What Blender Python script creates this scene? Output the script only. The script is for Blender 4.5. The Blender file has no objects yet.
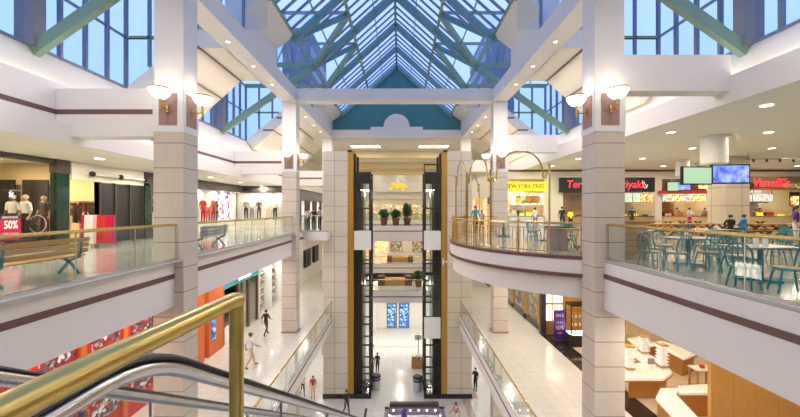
import bpy, bmesh, math, random
from mathutils import Vector, Matrix
random.seed(7)
SC = bpy.context.scene
COL = SC.collection
F = 337.0; CZ = 1.55; C = -0.32
PI = math.pi
ORD = ['first','second','third','fourth','fifth','sixth','seventh','eighth','ninth','tenth','eleventh','twelfth','thirteenth','fourteenth','fifteenth','sixteenth','seventeenth','eighteenth']
def PX(px, D): return (px-400)/F*D
def PZ(py, D): return CZ+(209-py)/F*D
# ---------------------------------------------------------------- materials
MATS = {}
def mat(name, col, rough=.5, metal=0., emit=None, es=0., var=0.06, scale=6., bump=0., coat=0., spec=None):
    if name in MATS: return MATS[name]
    m = bpy.data.materials.new(name); m.use_nodes = True
    nt = m.node_tree; b = nt.nodes['Principled BSDF']
    b.inputs['Roughness'].default_value = rough; b.inputs['Metallic'].default_value = metal
    if coat: b.inputs['Coat Weight'].default_value = coat; b.inputs['Coat Roughness'].default_value = .05
    if spec is not None: b.inputs['Specular IOR Level'].default_value = spec
    tc = nt.nodes.new('ShaderNodeTexCoord')
    nz = nt.nodes.new('ShaderNodeTexNoise'); nz.inputs['Scale'].default_value = scale; nz.inputs['Detail'].default_value = 3
    nt.links.new(tc.outputs['Object'], nz.inputs['Vector'])
    mx = nt.nodes.new('ShaderNodeMix'); mx.data_type = 'RGBA'
    c = col
    mx.inputs[6].default_value = (c[0]*(1-var), c[1]*(1-var), c[2]*(1-var), 1)
    mx.inputs[7].default_value = (min(1,c[0]*(1+var)), min(1,c[1]*(1+var)), min(1,c[2]*(1+var)), 1)
    nt.links.new(nz.outputs['Fac'], mx.inputs[0]); nt.links.new(mx.outputs[2], b.inputs['Base Color'])
    if bump:
        bp = nt.nodes.new('ShaderNodeBump'); bp.inputs['Strength'].default_value = bump; bp.inputs['Distance'].default_value = .02
        nt.links.new(nz.outputs['Fac'], bp.inputs['Height']); nt.links.new(bp.outputs['Normal'], b.inputs['Normal'])
    if emit is not None:
        b.inputs['Emission Color'].default_value = (*emit, 1); b.inputs['Emission Strength'].default_value = es
    MATS[name] = m; return m
def tile(name, c1, c2, mortar, w, h, rough=.4, mort=.012, wall=True, off=0., coat=0., z0=0.):
    m = bpy.data.materials.new(name); m.use_nodes = True
    nt = m.node_tree; b = nt.nodes['Principled BSDF']; b.inputs['Roughness'].default_value = rough
    if coat: b.inputs['Coat Weight'].default_value = coat; b.inputs['Coat Roughness'].default_value = .04
    g = nt.nodes.new('ShaderNodeNewGeometry'); s = nt.nodes.new('ShaderNodeSeparateXYZ'); cb = nt.nodes.new('ShaderNodeCombineXYZ')
    nt.links.new(g.outputs['Position'], s.inputs[0])
    if wall:
        a = nt.nodes.new('ShaderNodeMath'); a.operation = 'ADD'
        nt.links.new(s.outputs['X'], a.inputs[0]); nt.links.new(s.outputs['Y'], a.inputs[1])
        nt.links.new(a.outputs[0], cb.inputs['X'])
        a2 = nt.nodes.new('ShaderNodeMath'); a2.operation = 'ADD'; a2.inputs[1].default_value = z0
        nt.links.new(s.outputs['Z'], a2.inputs[0]); nt.links.new(a2.outputs[0], cb.inputs['Y'])
    else:
        nt.links.new(s.outputs['X'], cb.inputs['X']); nt.links.new(s.outputs['Y'], cb.inputs['Y'])
    br = nt.nodes.new('ShaderNodeTexBrick'); br.offset = off; br.squash = 1
    br.inputs['Scale'].default_value = 1; br.inputs['Brick Width'].default_value = w; br.inputs['Row Height'].default_value = h
    br.inputs['Mortar Size'].default_value = mort; br.inputs['Mortar Smooth'].default_value = .1
    br.inputs['Color1'].default_value = (*c1,1); br.inputs['Color2'].default_value = (*c2,1); br.inputs['Mortar'].default_value = (*mortar,1)
    nt.links.new(cb.outputs[0], br.inputs['Vector'])
    nz = nt.nodes.new('ShaderNodeTexNoise'); nz.inputs['Scale'].default_value = 5; nz.inputs['Detail'].default_value = 5
    nt.links.new(g.outputs['Position'], nz.inputs['Vector'])
    mx = nt.nodes.new('ShaderNodeMix'); mx.data_type = 'RGBA'; mx.blend_type = 'MULTIPLY'; mx.inputs[0].default_value = .16
    nt.links.new(br.outputs['Color'], mx.inputs[6]); nt.links.new(nz.outputs['Fac'], mx.inputs[7])
    nt.links.new(mx.outputs[2], b.inputs['Base Color'])
    MATS[name] = m; return m
def glass(name, tint=(.93,.98,.96), refl=1.0, ior=1.45):
    m = bpy.data.materials.new(name); m.use_nodes = True
    nt = m.node_tree; nt.nodes.remove(nt.nodes['Principled BSDF']); out = nt.nodes['Material Output']
    t = nt.nodes.new('ShaderNodeBsdfTransparent'); t.inputs[0].default_value = (*tint,1)
    g = nt.nodes.new('ShaderNodeBsdfGlossy'); g.inputs['Roughness'].default_value = .02
    f = nt.nodes.new('ShaderNodeLayerWeight'); f.inputs[0].default_value = .5
    pw = nt.nodes.new('ShaderNodeMath'); pw.operation = 'POWER'; pw.inputs[1].default_value = 4.
    mu = nt.nodes.new('ShaderNodeMath'); mu.operation = 'MULTIPLY_ADD'; mu.inputs[1].default_value = .75*refl; mu.inputs[2].default_value = .035*refl
    x = nt.nodes.new('ShaderNodeMixShader')
    nt.links.new(f.outputs['Facing'], pw.inputs[0]); nt.links.new(pw.outputs[0], mu.inputs[0]); nt.links.new(mu.outputs[0], x.inputs[0])
    nt.links.new(t.outputs[0], x.inputs[1]); nt.links.new(g.outputs[0], x.inputs[2]); nt.links.new(x.outputs[0], out.inputs[0])
    MATS[name] = m; return m
def wood(name, c1, c2, rough=.35, scale=2.0, axis='X'):
    m = bpy.data.materials.new(name); m.use_nodes = True
    nt = m.node_tree; b = nt.nodes['Principled BSDF']; b.inputs['Roughness'].default_value = rough
    tc = nt.nodes.new('ShaderNodeTexCoord'); mp = nt.nodes.new('ShaderNodeMapping')
    mp.inputs['Scale'].default_value = (1,1,8) if axis=='X' else (8,8,1)
    w = nt.nodes.new('ShaderNodeTexNoise'); w.inputs['Scale'].default_value = scale; w.inputs['Detail'].default_value = 6
    nt.links.new(tc.outputs['Object'], mp.inputs[0]); nt.links.new(mp.outputs[0], w.inputs['Vector'])
    mx = nt.nodes.new('ShaderNodeMix'); mx.data_type = 'RGBA'
    mx.inputs[6].default_value = (*c1,1); mx.inputs[7].default_value = (*c2,1)
    nt.links.new(w.outputs['Fac'], mx.inputs[0]); nt.links.new(mx.outputs[2], b.inputs['Base Color'])
    MATS[name] = m; return m
def blotch(name, cols, scale=3., es=0., rough=.5):
    """patchwork of coloured patches (printed posters, food pictures, folded clothes)"""
    m = bpy.data.materials.new(name); m.use_nodes = True
    nt = m.node_tree; b = nt.nodes['Principled BSDF']; b.inputs['Roughness'].default_value = rough
    tc = nt.nodes.new('ShaderNodeTexCoord'); v = nt.nodes.new('ShaderNodeTexVoronoi'); v.inputs['Scale'].default_value = scale
    nt.links.new(tc.outputs['Object'], v.inputs['Vector'])
    s = nt.nodes.new('ShaderNodeSeparateColor'); nt.links.new(v.outputs['Color'], s.inputs[0])
    r = nt.nodes.new('ShaderNodeValToRGB'); r.color_ramp.interpolation = 'CONSTANT'
    el = r.color_ramp.elements; n = len(cols)
    while len(el) < n: el.new(.5)
    for i, c in enumerate(cols): el[i].position = i/n; el[i].color = (*c,1)
    nt.links.new(s.outputs[0], r.inputs[0]); nt.links.new(r.outputs[0], b.inputs['Base Color'])
    if es: nt.links.new(r.outputs[0], b.inputs['Emission Color']); b.inputs['Emission Strength'].default_value = es
    MATS[name] = m; return m
mat('paint', (.77,.735,.72), .55, var=.02)                 # pale lavender white plaster
mat('fascia', (.86,.82,.81), .5, var=.02)  # the paint plaster made lighter, missing light on the fascias put into the colour
mat('cream', (.80,.75,.66), .6, var=.02)
mat('ceil', (.80,.76,.68), .7, var=.02)
mat('mauve', (.17,.085,.08), .5)
mat('mauve_panel', (.36,.21,.19), .45, bump=.1)
tile('stone', (.71,.62,.53), (.73,.64,.55), (.22,.18,.16), 40., .735, .45, .012, z0=20.02)
tile('tower_stone', (.72,.65,.53), (.77,.69,.57), (.25,.22,.17), 1.3, 1.09, .3, .014, z0=20.05)
tile('floor_upper', (.40,.42,.37), (.44,.46,.40), (.42,.41,.37), .6, .6, .13, .008, wall=False, coat=.3)
tile('floor_mid', (.66,.64,.58), (.70,.67,.61), (.54,.52,.47), .45, .45, .16, .010, wall=False, coat=.3)
tile('floor_ground', (.74,.73,.70), (.70,.69,.67), (.60,.59,.57), .6, .6, .2, .012, wall=False, coat=.2)
mat('kerb', (.50,.50,.46), .25, bump=.05)
mat('gold', (.50,.27,.05), .38, .35)
mat('brass', (.72,.50,.16), .22, 1., var=.1, scale=12)
mat('brass_old', (.55,.42,.14), .28, 1., var=.25, scale=9)
mat('steel', (.62,.63,.66), .25, 1.)
mat('steel_dark', (.22,.22,.24), .4, .8)
mat('rubber', (.015,.013,.013), .5)
mat('shaft', (.035,.028,.025), .4, .3)
mat('white', (.80,.80,.80), .4, var=.02)
mat('skin', (.52,.32,.23), .5); mat('skin_dark', (.16,.08,.05), .5)
mat('green_beam', (.20,.33,.25), .45)
mat('teal_beam', (.13,.28,.33), .45)
mat('teal_wall', (.055,.22,.25), .6, var=.04)
mat('teal_metal', (.02,.20,.25), .35, .2)
mat('mull', (.16,.21,.32), .5); mat('mull_post', (.22,.22,.26), .6)
glass('glass'); glass('glass_rail', (.955,.985,.965), 1.); glass('glass_sky', (.90,.95,1.0), .5)
glass('glass_shop', (.97,.97,.95), .8)
mat('tan', (.72,.60,.40), .6); mat('bin_grey', (.55,.56,.58), .3, .2)
mat('black', (.012,.012,.012), .5); mat('dark', (.05,.04,.035), .5); mat('grey', (.28,.28,.29), .6)
mat('marble_green', (.012,.035,.027), .12, var=.7, scale=9); mat('marble_black', (.03,.022,.02), .1, var=.8, scale=5)
wood('oak', (.46,.21,.05), (.62,.32,.09)); wood('oak_v', (.45,.22,.06), (.60,.33,.10), axis='Z')
wood('bench_wood', (.42,.22,.07), (.60,.34,.11)); wood('plank', (.40,.28,.17), (.50,.36,.23))
wood('dark_wood', (.10,.05,.03), (.17,.09,.05))
mat('red', (.55,.025,.02), .5); mat('orange', (.62,.14,.03), .5); mat('navy', (.01,.012,.035), .5)
mat('terracotta', (.20,.10,.06), .7); mat('leaf', (.035,.10,.02), .5, var=.4, scale=20); mat('soil', (.03,.02,.015), .9)
mat('lampglass', (.9,.88,.82), .3, emit=(1,.93,.80), es=1.3)
mat('diffuser', (.9,.9,.85), .4, emit=(1,.92,.78), es=5.)
mat('warmlit', (.85,.75,.55), .6); mat('shop_wall', (.70,.55,.33), .6); mat('shop_white', (.85,.84,.82), .6)
mat('seat_tan', (.32,.26,.13), .5); mat('tabletop', (.62,.52,.46), .25); mat('yellow', (.95,.82,.02), .5, emit=(1,.85,.02), es=.4)
mat('screen_green', (.1,.1,.1), .3, emit=(.50,.75,.48), es=.6); mat('neon', (.9,.05,.05), .4, emit=(1,.04,.09), es=.75)
mat('purple', (.09,.02,.24), .4); mat('magenta', (.50,.0,.05), .5)
mat('signwhite', (.9,.9,.9), .5); mat('signblack', (.01,.01,.01), .5)
mat('beige_floor', (.62,.52,.40), .35)
mat('roof_plain', (.40,.41,.42), .8); mat('tower_glass', (.10,.13,.20), .3); mat('building', (.16,.17,.20), .8)
blotch('clothes', [(.02,.02,.02),(.25,.04,.05),(.5,.35,.25),(.05,.05,.08),(.35,.15,.1),(.6,.55,.5)], 3.0)
blotch('clothes_dark', [(.02,.015,.015),(.06,.03,.03),(.12,.06,.05),(.03,.03,.05)], 2.5)
blotch('poster_blue', [(.05,.2,.6),(.1,.35,.8),(.5,.7,.95),(.02,.1,.35)], 5., .2)
blotch('poster_shop', [(.03,.03,.06),(.5,.4,.35),(.1,.08,.2),(.75,.75,.8),(.35,.02,.02),(.25,.02,.02),(.4,.02,.02),(.05,.03,.03),(.3,.2,.15)], 10)
blotch('menu_warm', [(.9,.75,.4),(.95,.6,.15),(.8,.3,.08),(.98,.9,.7),(.6,.2,.05)], 6., .7)
blotch('menu_white', [(.85,.85,.8),(.7,.8,.75),(.9,.9,.9),(.6,.35,.25),(.8,.8,.8)], 7., .5)
blotch('menu_green', [(.3,.75,.45),(.75,.85,.75),(.5,.8,.6),(.85,.6,.5)], 4., .5)
blotch('goods', [(.7,.6,.45),(.85,.85,.85),(.5,.2,.15),(.3,.45,.25),(.8,.7,.3),(.25,.25,.3)], 9.)
blotch('glasses_goods', [(.9,.88,.82),(.92,.9,.82),(.55,.5,.48),(.95,.93,.88),(.9,.85,.75),(.95,.92,.85)], 38., .25)
blotch('poster_girl', [(.15,.3,.8),(.9,.9,.95),(.05,.05,.15),(.85,.6,.5),(.95,.95,1),(.5,.1,.15)], 5., .3)
blotch('food_pics', [(.6,.2,.04),(.7,.5,.1),(.15,.3,.04),(.75,.65,.35),(.45,.06,.03)], 3., .3)
blotch('kitchen', [(.5,.42,.3),(.8,.75,.65),(.2,.14,.1),(.6,.35,.2),(.35,.33,.3)], 3.5)
blotch('shirt_stripe', [(.6,.02,.02),(.7,.7,.7)], 20.)
# ---------------------------------------------------------------- mesh building
OFF = {}
class MB:
    def __init__(s): s.v = []; s.f = []
    def quad(s, pts):
        n = len(s.v); s.v += [tuple(p) for p in pts]; s.f.append(tuple(range(n, n+len(pts)))); return s
    def box(s, x0, x1, y0, y1, z0, z1):
        n = len(s.v)
        s.v += [(x0,y0,z0),(x1,y0,z0),(x1,y1,z0),(x0,y1,z0),(x0,y0,z1),(x1,y0,z1),(x1,y1,z1),(x0,y1,z1)]
        s.f += [tuple(n+i for i in q) for q in ((0,3,2,1),(4,5,6,7),(0,1,5,4),(1,2,6,5),(2,3,7,6),(3,0,4,7))]; return s
    def prism(s, poly, axis, a, b):
        """poly of 2D points; axis 'y': (x,z); 'x': (y,z); 'z': (x,y)"""
        n = len(s.v); k = len(poly)
        for t in (a, b):
            for p in poly:
                s.v.append((p[0],t,p[1]) if axis=='y' else ((t,p[0],p[1]) if axis=='x' else (p[0],p[1],t)))
        s.f.append(tuple(range(n, n+k))); s.f.append(tuple(reversed(range(n+k, n+2*k))))
        for i in range(k):
            j = (i+1)%k; s.f.append((n+i, n+k+i, n+k+j, n+j))
        return s
    def bar(s, p0, p1, w, h, up=(0,0,1)):
        p0 = Vector(p0); p1 = Vector(p1); d = (p1-p0).normalized(); u = Vector(up)
        if abs(d.dot(u)) > .98: u = Vector((0,1,0))
        a = d.cross(u).normalized(); b = a.cross(d).normalized(); n = len(s.v)
        for p in (p0, p1):
            for i, j in ((-1,-1),(1,-1),(1,1),(-1,1)): s.v.append(tuple(p + a*(i*w/2) + b*(j*h/2)))
        s.f += [tuple(n+i for i in q) for q in ((0,1,2,3),(7,6,5,4),(0,4,5,1),(1,5,6,2),(2,6,7,3),(3,7,4,0))]; return s
    def tube(s, pts, r, seg=8, sx=1., closed=False):
        pts = [Vector(p) for p in pts]; n0 = len(s.v); N = len(pts)
        rr = r if isinstance(r, (list,tuple)) else [r]*N
        prev = None
        for i, p in enumerate(pts):
            if closed: d = (pts[(i+1)%N]-pts[i-1])
            else: d = (pts[min(i+1,N-1)]-pts[max(i-1,0)])
            d.normalize()
            if prev is None:
                u = Vector((0,0,1)) if abs(d.z) < .9 else Vector((0,1,0))
                a = d.cross(u).normalized()
            else:
                a = (prev - d*prev.dot(d)).normalized()
            prev = a; b = d.cross(a)
            for k in range(seg):
                t = 2*PI*k/seg; s.v.append(tuple(p + a*(math.cos(t)*rr[i]*sx) + b*(math.sin(t)*rr[i])))
        M = N if closed else N-1
        for i in range(M):
            for k in range(seg):
                a0 = n0+i*seg+k; a1 = n0+i*seg+(k+1)%seg; j = (i+1)%N
                s.f.append((a0, a1, n0+j*seg+(k+1)%seg, n0+j*seg+k))
        if not closed:
            s.f.append(tuple(reversed(range(n0, n0+seg)))); s.f.append(tuple(range(n0+(N-1)*seg, n0+N*seg)))
        return s
    def lathe(s, prof, c=(0,0,0), seg=16, cap=True):
        n0 = len(s.v)
        for r, z in prof:
            for k in range(seg):
                t = 2*PI*k/seg; s.v.append((c[0]+r*math.cos(t), c[1]+r*math.sin(t), c[2]+z))
        for i in range(len(prof)-1):
            for k in range(seg):
                s.f.append((n0+i*seg+k, n0+i*seg+(k+1)%seg, n0+(i+1)*seg+(k+1)%seg, n0+(i+1)*seg+k))
        if cap:
            s.f.append(tuple(reversed(range(n0, n0+seg)))); s.f.append(tuple(range(n0+(len(prof)-1)*seg, n0+len(prof)*seg)))
        return s
    def ball(s, c, r, seg=10, rings=6):
        rx, ry, rz = (r, r, r) if not isinstance(r, (tuple,list)) else r
        n0 = len(s.v)
        for i in range(rings+1):
            ph = PI*i/rings
            q = max(math.sin(ph), .02)
            for k in range(seg):
                t = 2*PI*k/seg; s.v.append((c[0]+rx*q*math.cos(t), c[1]+ry*q*math.sin(t), c[2]-rz*math.cos(ph)))
        for i in range(rings):
            for k in range(seg):
                s.f.append((n0+i*seg+k, n0+i*seg+(k+1)%seg, n0+(i+1)*seg+(k+1)%seg, n0+(i+1)*seg+k))
        return s
    def mesh(s, name, m, off=(0,0,0), smooth=False, bevel=0):
        me = bpy.data.meshes.new(name)
        me.from_pydata([(a-off[0], b-off[1], c-off[2]) for a,b,c in s.v], [], s.f)
        bm = bmesh.new(); bm.from_mesh(me)
        if bevel:
            bmesh.ops.bevel(bm, geom=bm.edges[:], offset=bevel, segments=2, affect='EDGES', clamp_overlap=True)
        bmesh.ops.recalc_face_normals(bm, faces=bm.faces[:]); bm.to_mesh(me); bm.free()
        me.materials.append(MATS[m])
        if smooth:
            for p in me.polygons: p.use_smooth = True
            try: me.set_sharp_from_angle(angle=math.radians(40))
            except Exception: pass
        return me
    def build(s, name, m, parent=None, smooth=False, bevel=0, label=None):
        if parent is not None: off = OFF.get(parent.name, (0,0,0))
        else:
            xs = [v[0] for v in s.v]; ys = [v[1] for v in s.v]; zs = [v[2] for v in s.v]
            off = ((min(xs)+max(xs))/2, (min(ys)+max(ys))/2, min(zs))
        o = bpy.data.objects.new(name, s.mesh(name, m, off, smooth, bevel)); COL.objects.link(o)
        if parent is not None: o.parent = parent
        else: o.location = off
        OFF[o.name] = off
        if label: o['label'] = label
        return o
def tag(o, label, cat, group=None, kind=None):
    o['label'] = label; o['category'] = cat
    if group: o['group'] = group
    if kind: o['kind'] = kind
    return o
def thing(name, label, cat, loc=(0,0,0), group=None):
    o = bpy.data.objects.new(name, None); COL.objects.link(o); o.location = loc; o.empty_display_size = .2
    OFF[o.name] = tuple(loc); return tag(o, label, cat, group)
def local(name, label, cat, group=None):
    return thing(name, label, cat, (0,0,0), group)
def struct(o): o['kind'] = 'structure'; return o
def S(name, m, *boxes):
    b = MB()
    for q in boxes: b.box(*q)
    return struct(b.build(name, m))
def tree(o, parent=None):
    c = o.copy(); COL.objects.link(c); c.parent = parent
    for ch in list(o.children): tree(ch, c)
    return c
def place(o, loc, rz=0, label=None, first=None, group=None):
    """moves the prototype the first time, copies it afterwards"""
    if o.name in USED: c = tree(o)
    else: USED.add(o.name); c = o
    c.location = loc; c.rotation_euler = (0,0,rz)
    if label: c['label'] = label
    if group: c['group'] = group
    return c
USED = set()
def text(s, size, m, name='lettering', parent=None, loc=(0,0,0), rot=(PI/2,0,0), ext=.01, shear=0, sx=1., bold=0.):
    cu = bpy.data.curves.new('t','FONT'); cu.body = s; cu.size = size; cu.extrude = ext; cu.shear = shear; cu.align_x = 'CENTER'; cu.align_y = 'CENTER'; cu.offset = bold
    cu.resolution_u = 3
    o = bpy.data.objects.new('t', cu); COL.objects.link(o)
    dg = bpy.context.evaluated_depsgraph_get(); me = bpy.data.meshes.new_from_object(o.evaluated_get(dg))
    bpy.data.objects.remove(o)
    R = Matrix.Translation(Vector(loc)) @ Matrix.Rotation(rot[2],4,'Z') @ Matrix.Rotation(rot[0],4,'X') @ Matrix.Scale(sx,4,(1,0,0))
    off = OFF.get(parent.name,(0,0,0)) if parent else (0,0,0)
    me.transform(Matrix.Translation(-Vector(off)) @ R)
    me.materials.clear(); me.materials.append(MATS[m])
    q = bpy.data.objects.new(name, me); COL.objects.link(q)
    if parent: q.parent = parent
    OFF[q.name] = off
    return q
def lamp(kind, loc, energy, color=(1,.88,.72), size=.3, sy=None, rot=(0,0,0), spot=2.6, name='light'):
    l = bpy.data.lights.new(name, kind); l.energy = energy; l.color = color
    if kind == 'AREA':
        l.shape = 'DISK' if sy is None else 'RECTANGLE'; l.size = size
        if sy: l.size_y = sy
    elif kind == 'SPOT': l.spot_size = spot; l.spot_blend = 1; l.shadow_soft_size = size
    else: l.shadow_soft_size = size
    o = bpy.data.objects.new(name, l); COL.objects.link(o); o.location = loc; o.rotation_euler = rot; return o
# ---------------------------------------------------------------- people
def figure(name, label, cat, loc, rz=0, pose='stand', H=1.7, shirt='navy', pants='black', hair='dark', skin='skin', shoes='black', hairlen=.0, group=None, headless=False, sub=1, arms=None, skirt=False, slim=1.):
    J = {'pel':(0,0,.95),'wai':(0,0,1.08),'che':(0,-.01,1.28),'nb':(0,0,1.43),'nk':(0,-.005,1.50),'hd':(0,-.02,1.575),'ht':(0,-.01,1.665)}
    for s, n in ((-1,'R'),(1,'L')):
        J.update({'cl'+n:(s*.10,0,1.40),'sh'+n:(s*.175,0,1.385),'el'+n:(s*.225,.02,1.12),'wr'+n:(s*.235,-.06,.90),'pa'+n:(s*.235,-.085,.845),
                  'hi'+n:(s*.085,0,.90),'kn'+n:(s*.095,-.01,.49),'an'+n:(s*.10,.02,.085),'to'+n:(s*.115,-.14,.035)})
    if pose == 'walk':
        J.update({'knL':(.09,-.17,.52),'anL':(.09,-.24,.10),'toL':(.10,-.40,.06),'knR':(-.09,.03,.49),'anR':(-.09,.28,.14),'toR':(-.09,.17,.035)})
        J.update({'elR':(-.22,-.10,1.13),'wrR':(-.21,-.30,1.02),'paR':(-.21,-.36,1.0),'elL':(.23,.16,1.14),'wrL':(.24,.13,.92),'paL':(.24,.11,.86)})
    if pose == 'sit':
        for k in J: J[k] = (J[k][0], J[k][1]+.0, J[k][2]-.42)
        for s, n in ((-1,'R'),(1,'L')):
            J.update({'kn'+n:(s*.12,-.43,.50),'an'+n:(s*.12,-.42,.09),'to'+n:(s*.13,-.58,.035),'el'+n:(s*.24,-.10,.74),'wr'+n:(s*.16,-.33,.74),'pa'+n:(s*.14,-.40,.745)})
    if arms == 'fwd':
        dz = -.42 if pose=='sit' else 0
        for s, n in ((-1,'R'),(1,'L')): J.update({'el'+n:(s*.23,-.10,1.14+dz),'wr'+n:(s*.12,-.30,1.12+dz),'pa'+n:(s*.10,-.36,1.13+dz)})
    if arms == 'hip': J.update({'elL':(.34,.05,1.15),'wrL':(.20,-.05,1.02),'paL':(.16,-.08,1.0)})
    if arms == 'phone': J.update({'elR':(-.22,-.08,1.12),'wrR':(-.14,-.27,1.25),'paR':(-.12,-.31,1.29)})
    R = {'pel':(.145,.105),'wai':(.125,.095),'che':(.15,.11),'nb':(.085,.07),'nk':(.052,.052),'hd':(.078,.092),'ht':(.068,.080)}
    for n in 'RL':
        R.update({'cl'+n:(.08,.07),'sh'+n:(.062,.062),'el'+n:(.043,.043),'wr'+n:(.028,.028),'pa'+n:(.036,.02),'hi'+n:(.095,.095),'kn'+n:(.06,.06),'an'+n:(.04,.04),'to'+n:(.042,.03)})
    E = [('pel','wai'),('wai','che'),('che','nb')]
    if not headless: E += [('nb','nk'),('nk','hd'),('hd','ht')]
    else: E += [('nb','nk')]
    for n in 'RL': E += [('nb','cl'+n),('cl'+n,'sh'+n),('sh'+n,'el'+n),('el'+n,'wr'+n),('wr'+n,'pa'+n),('pel','hi'+n),('hi'+n,'kn'+n),('kn'+n,'an'+n),('an'+n,'to'+n)]
    part = {}
    # fingers: four of unequal length and a thumb from the side of the palm
    for s, n in ((-1,'R'),(1,'L')):
        p = Vector(J['pa'+n]); d = (p-Vector(J['wr'+n])).normalized()
        side = Vector((0,-1,0)) if abs(d.y) < .75 else Vector((-s,0,0))
        side = (side - d*side.dot(d)).normalized(); nor = d.cross(side)*(-s)
        for i, L in enumerate((.065,.078,.072,.055)):
            a = p + side*(.030-.020*i) + d*.03
            J[f'f{n}{i}a'] = tuple(a); J[f'f{n}{i}b'] = tuple(a + d*L*.6); J[f'f{n}{i}c'] = tuple(a + d*L + nor*.02)
            for q, r in (('a',.011),('b',.0095),('c',.008)): R[f'f{n}{i}{q}'] = (r,r)
            E += [('pa'+n, f'f{n}{i}a'),(f'f{n}{i}a',f'f{n}{i}b'),(f'f{n}{i}b',f'f{n}{i}c')]
        J[f't{n}a'] = tuple(p + side*.04 - d*.01); J[f't{n}b'] = tuple(p + side*.06 + d*.03)
        R[f't{n}a'] = (.012,.012); R[f't{n}b'] = (.009,.009); E += [('pa'+n,f't{n}a'),(f't{n}a',f't{n}b')]
    if not headless:
        hz = J['hd']; J['no'] = (hz[0], hz[1]-.105, hz[2]-.01); R['no'] = (.013,.016); E.append(('hd','no'))
    if headless: J.pop('hd',None); J.pop('ht',None)
    k = H/1.75; ks = list(J)
    me = bpy.data.meshes.new('body')
    me.from_pydata([tuple(c*k for c in J[a]) for a in ks], [(ks.index(a), ks.index(b)) for a,b in E], [])
    o = bpy.data.objects.new('tmp', me); COL.objects.link(o)
    o.modifiers.new('s','SKIN'); sv = me.skin_vertices[0].data
    for i, a in enumerate(ks):
        g = slim if a in ('pel','wai','che') else 1
        sv[i].radius = (R[a][0]*k*g, R[a][1]*k*g); sv[i].use_root = (a=='pel')
    sb = o.modifiers.new('u','SUBSURF'); sb.levels = sub; sb.render_levels = sub
    dg = bpy.context.evaluated_depsgraph_get(); nm = bpy.data.meshes.new_from_object(o.evaluated_get(dg)); bpy.data.objects.remove(o)
    nm.name = 'body'; nm.materials.clear()
    for m in (skin, shirt, pants, shoes): nm.materials.append(MATS[m])
    segs = []
    for a, b in E:
        c = 0
        if a[:2] in ('pe','wa','ch','cl') or b[:2] in ('cl',) or (a[:2]=='sh'): c = 1
        if a[:2]=='nb': c = 1 if b[:2]!='nk' else 0
        if (a=='pel' and b[:2]=='hi') or a[:2] in ('hi','kn'): c = 2
        if a[:2]=='an': c = 3
        segs.append((Vector(J[a])*k, Vector(J[b])*k, c))
    for p in nm.polygons:
        x = p.center; best = 9; bc = 0
        for a, b, c in segs:
            ab = b-a; t = max(0, min(1, (x-a).dot(ab)/max(ab.length_squared,1e-9))); dd = (x-(a+ab*t)).length
            if dd < best: best = dd; bc = c
        p.material_index = bc; p.use_smooth = True
    r = bpy.data.objects.new(name, nm); COL.objects.link(r); r.location = loc; r.rotation_euler = (0,0,rz); OFF[r.name] = (0,0,0)
    tag(r, label, cat, group)
    if not headless and hair:
        hz = Vector(J['hd'])*k
        h = MB(); n0 = 0
        h.ball((hz.x, hz.y+.022*k, hz.z+.045*k), (.092*k,.102*k,.092*k))
        if hairlen: h.ball((hz.x, hz.y+.075*k, hz.z-.06*k), (.085*k,.05*k,hairlen*k))
        h.build('hair', hair, r, smooth=True)
    if skirt:
        z = (J['wai'][2])*k; MB().lathe([(.13*k,z),(.17*k,z-.2*k),(.22*k,z-.5*k)], seg=14, cap=False).build('skirt', pants, r, smooth=True)
    return r
# ================================================================ world, camera
w = bpy.data.worlds.new('sky'); SC.world = w; w.use_nodes = True
nt = w.node_tree; bg = nt.nodes['Background']
tc = nt.nodes.new('ShaderNodeTexCoord'); sp = nt.nodes.new('ShaderNodeSeparateXYZ'); rp = nt.nodes.new('ShaderNodeValToRGB')
nt.links.new(tc.outputs['Generated'], sp.inputs[0]); nt.links.new(sp.outputs['Z'], rp.inputs[0]); nt.links.new(rp.outputs[0], bg.inputs[0])
e = rp.color_ramp.elements; e[0].position = 0; e[0].color = (.27,.43,.85,1); e[1].position = .75; e[1].color = (.40,.53,.88,1)
bg.inputs[1].default_value = 1.15
cam = bpy.data.cameras.new('camera'); cam.sensor_width = 36; cam.lens = 36*F/800; cam.clip_start = .05; cam.clip_end = 500
cam.shift_y = 0.5/800
co = bpy.data.objects.new('camera', cam); COL.objects.link(co); co.location = (0,0,CZ); co.rotation_euler = (PI/2,0,0); SC.camera = co
SC.view_settings.view_transform = 'Standard'; SC.view_settings.look = 'None'; SC.view_settings.gamma = 1; SC.view_settings.exposure = 0.66
SC.view_settings.use_curve_mapping = False
MID = -6.09; GR = -12.05
# ================================================================ slabs and floors
def fascia(name, boxes, stripes, m='fascia'):
    o = S(name, m, *boxes)
    for q in stripes: MB().box(*q).build('stripe', 'mauve', o)
    return o
zt = -.02
# upper level
fascia('trim_1', [(-24,-6.67,-4,23.2,-1.33,zt),(-24,-6.67,23.2,62,-1.33,zt)], [(-6.675,-6.655,-4,23.2,-.50,-.36)])
fascia('trim_2', [(-6.67,-5.0,23.2,34,-.62,zt)], [])
fascia('trim_3', [(6.03,38,-4,62,-1.42,zt)], [(6.015,6.035,-4,10.2,-.50,-.36)])
fascia('trim_4', [(4.36,6.03,21.2,34,-1.2,zt)], [])
fascia('trim_5', [(-6.67,6.03,-4,.6,-.6,zt)], [])
fascia('trim_6', [(-5.0,4.36,31.35,33.8,-1.45,zt)], [(-5,4.36,31.34,31.36,-.55,-.47)])
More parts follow.
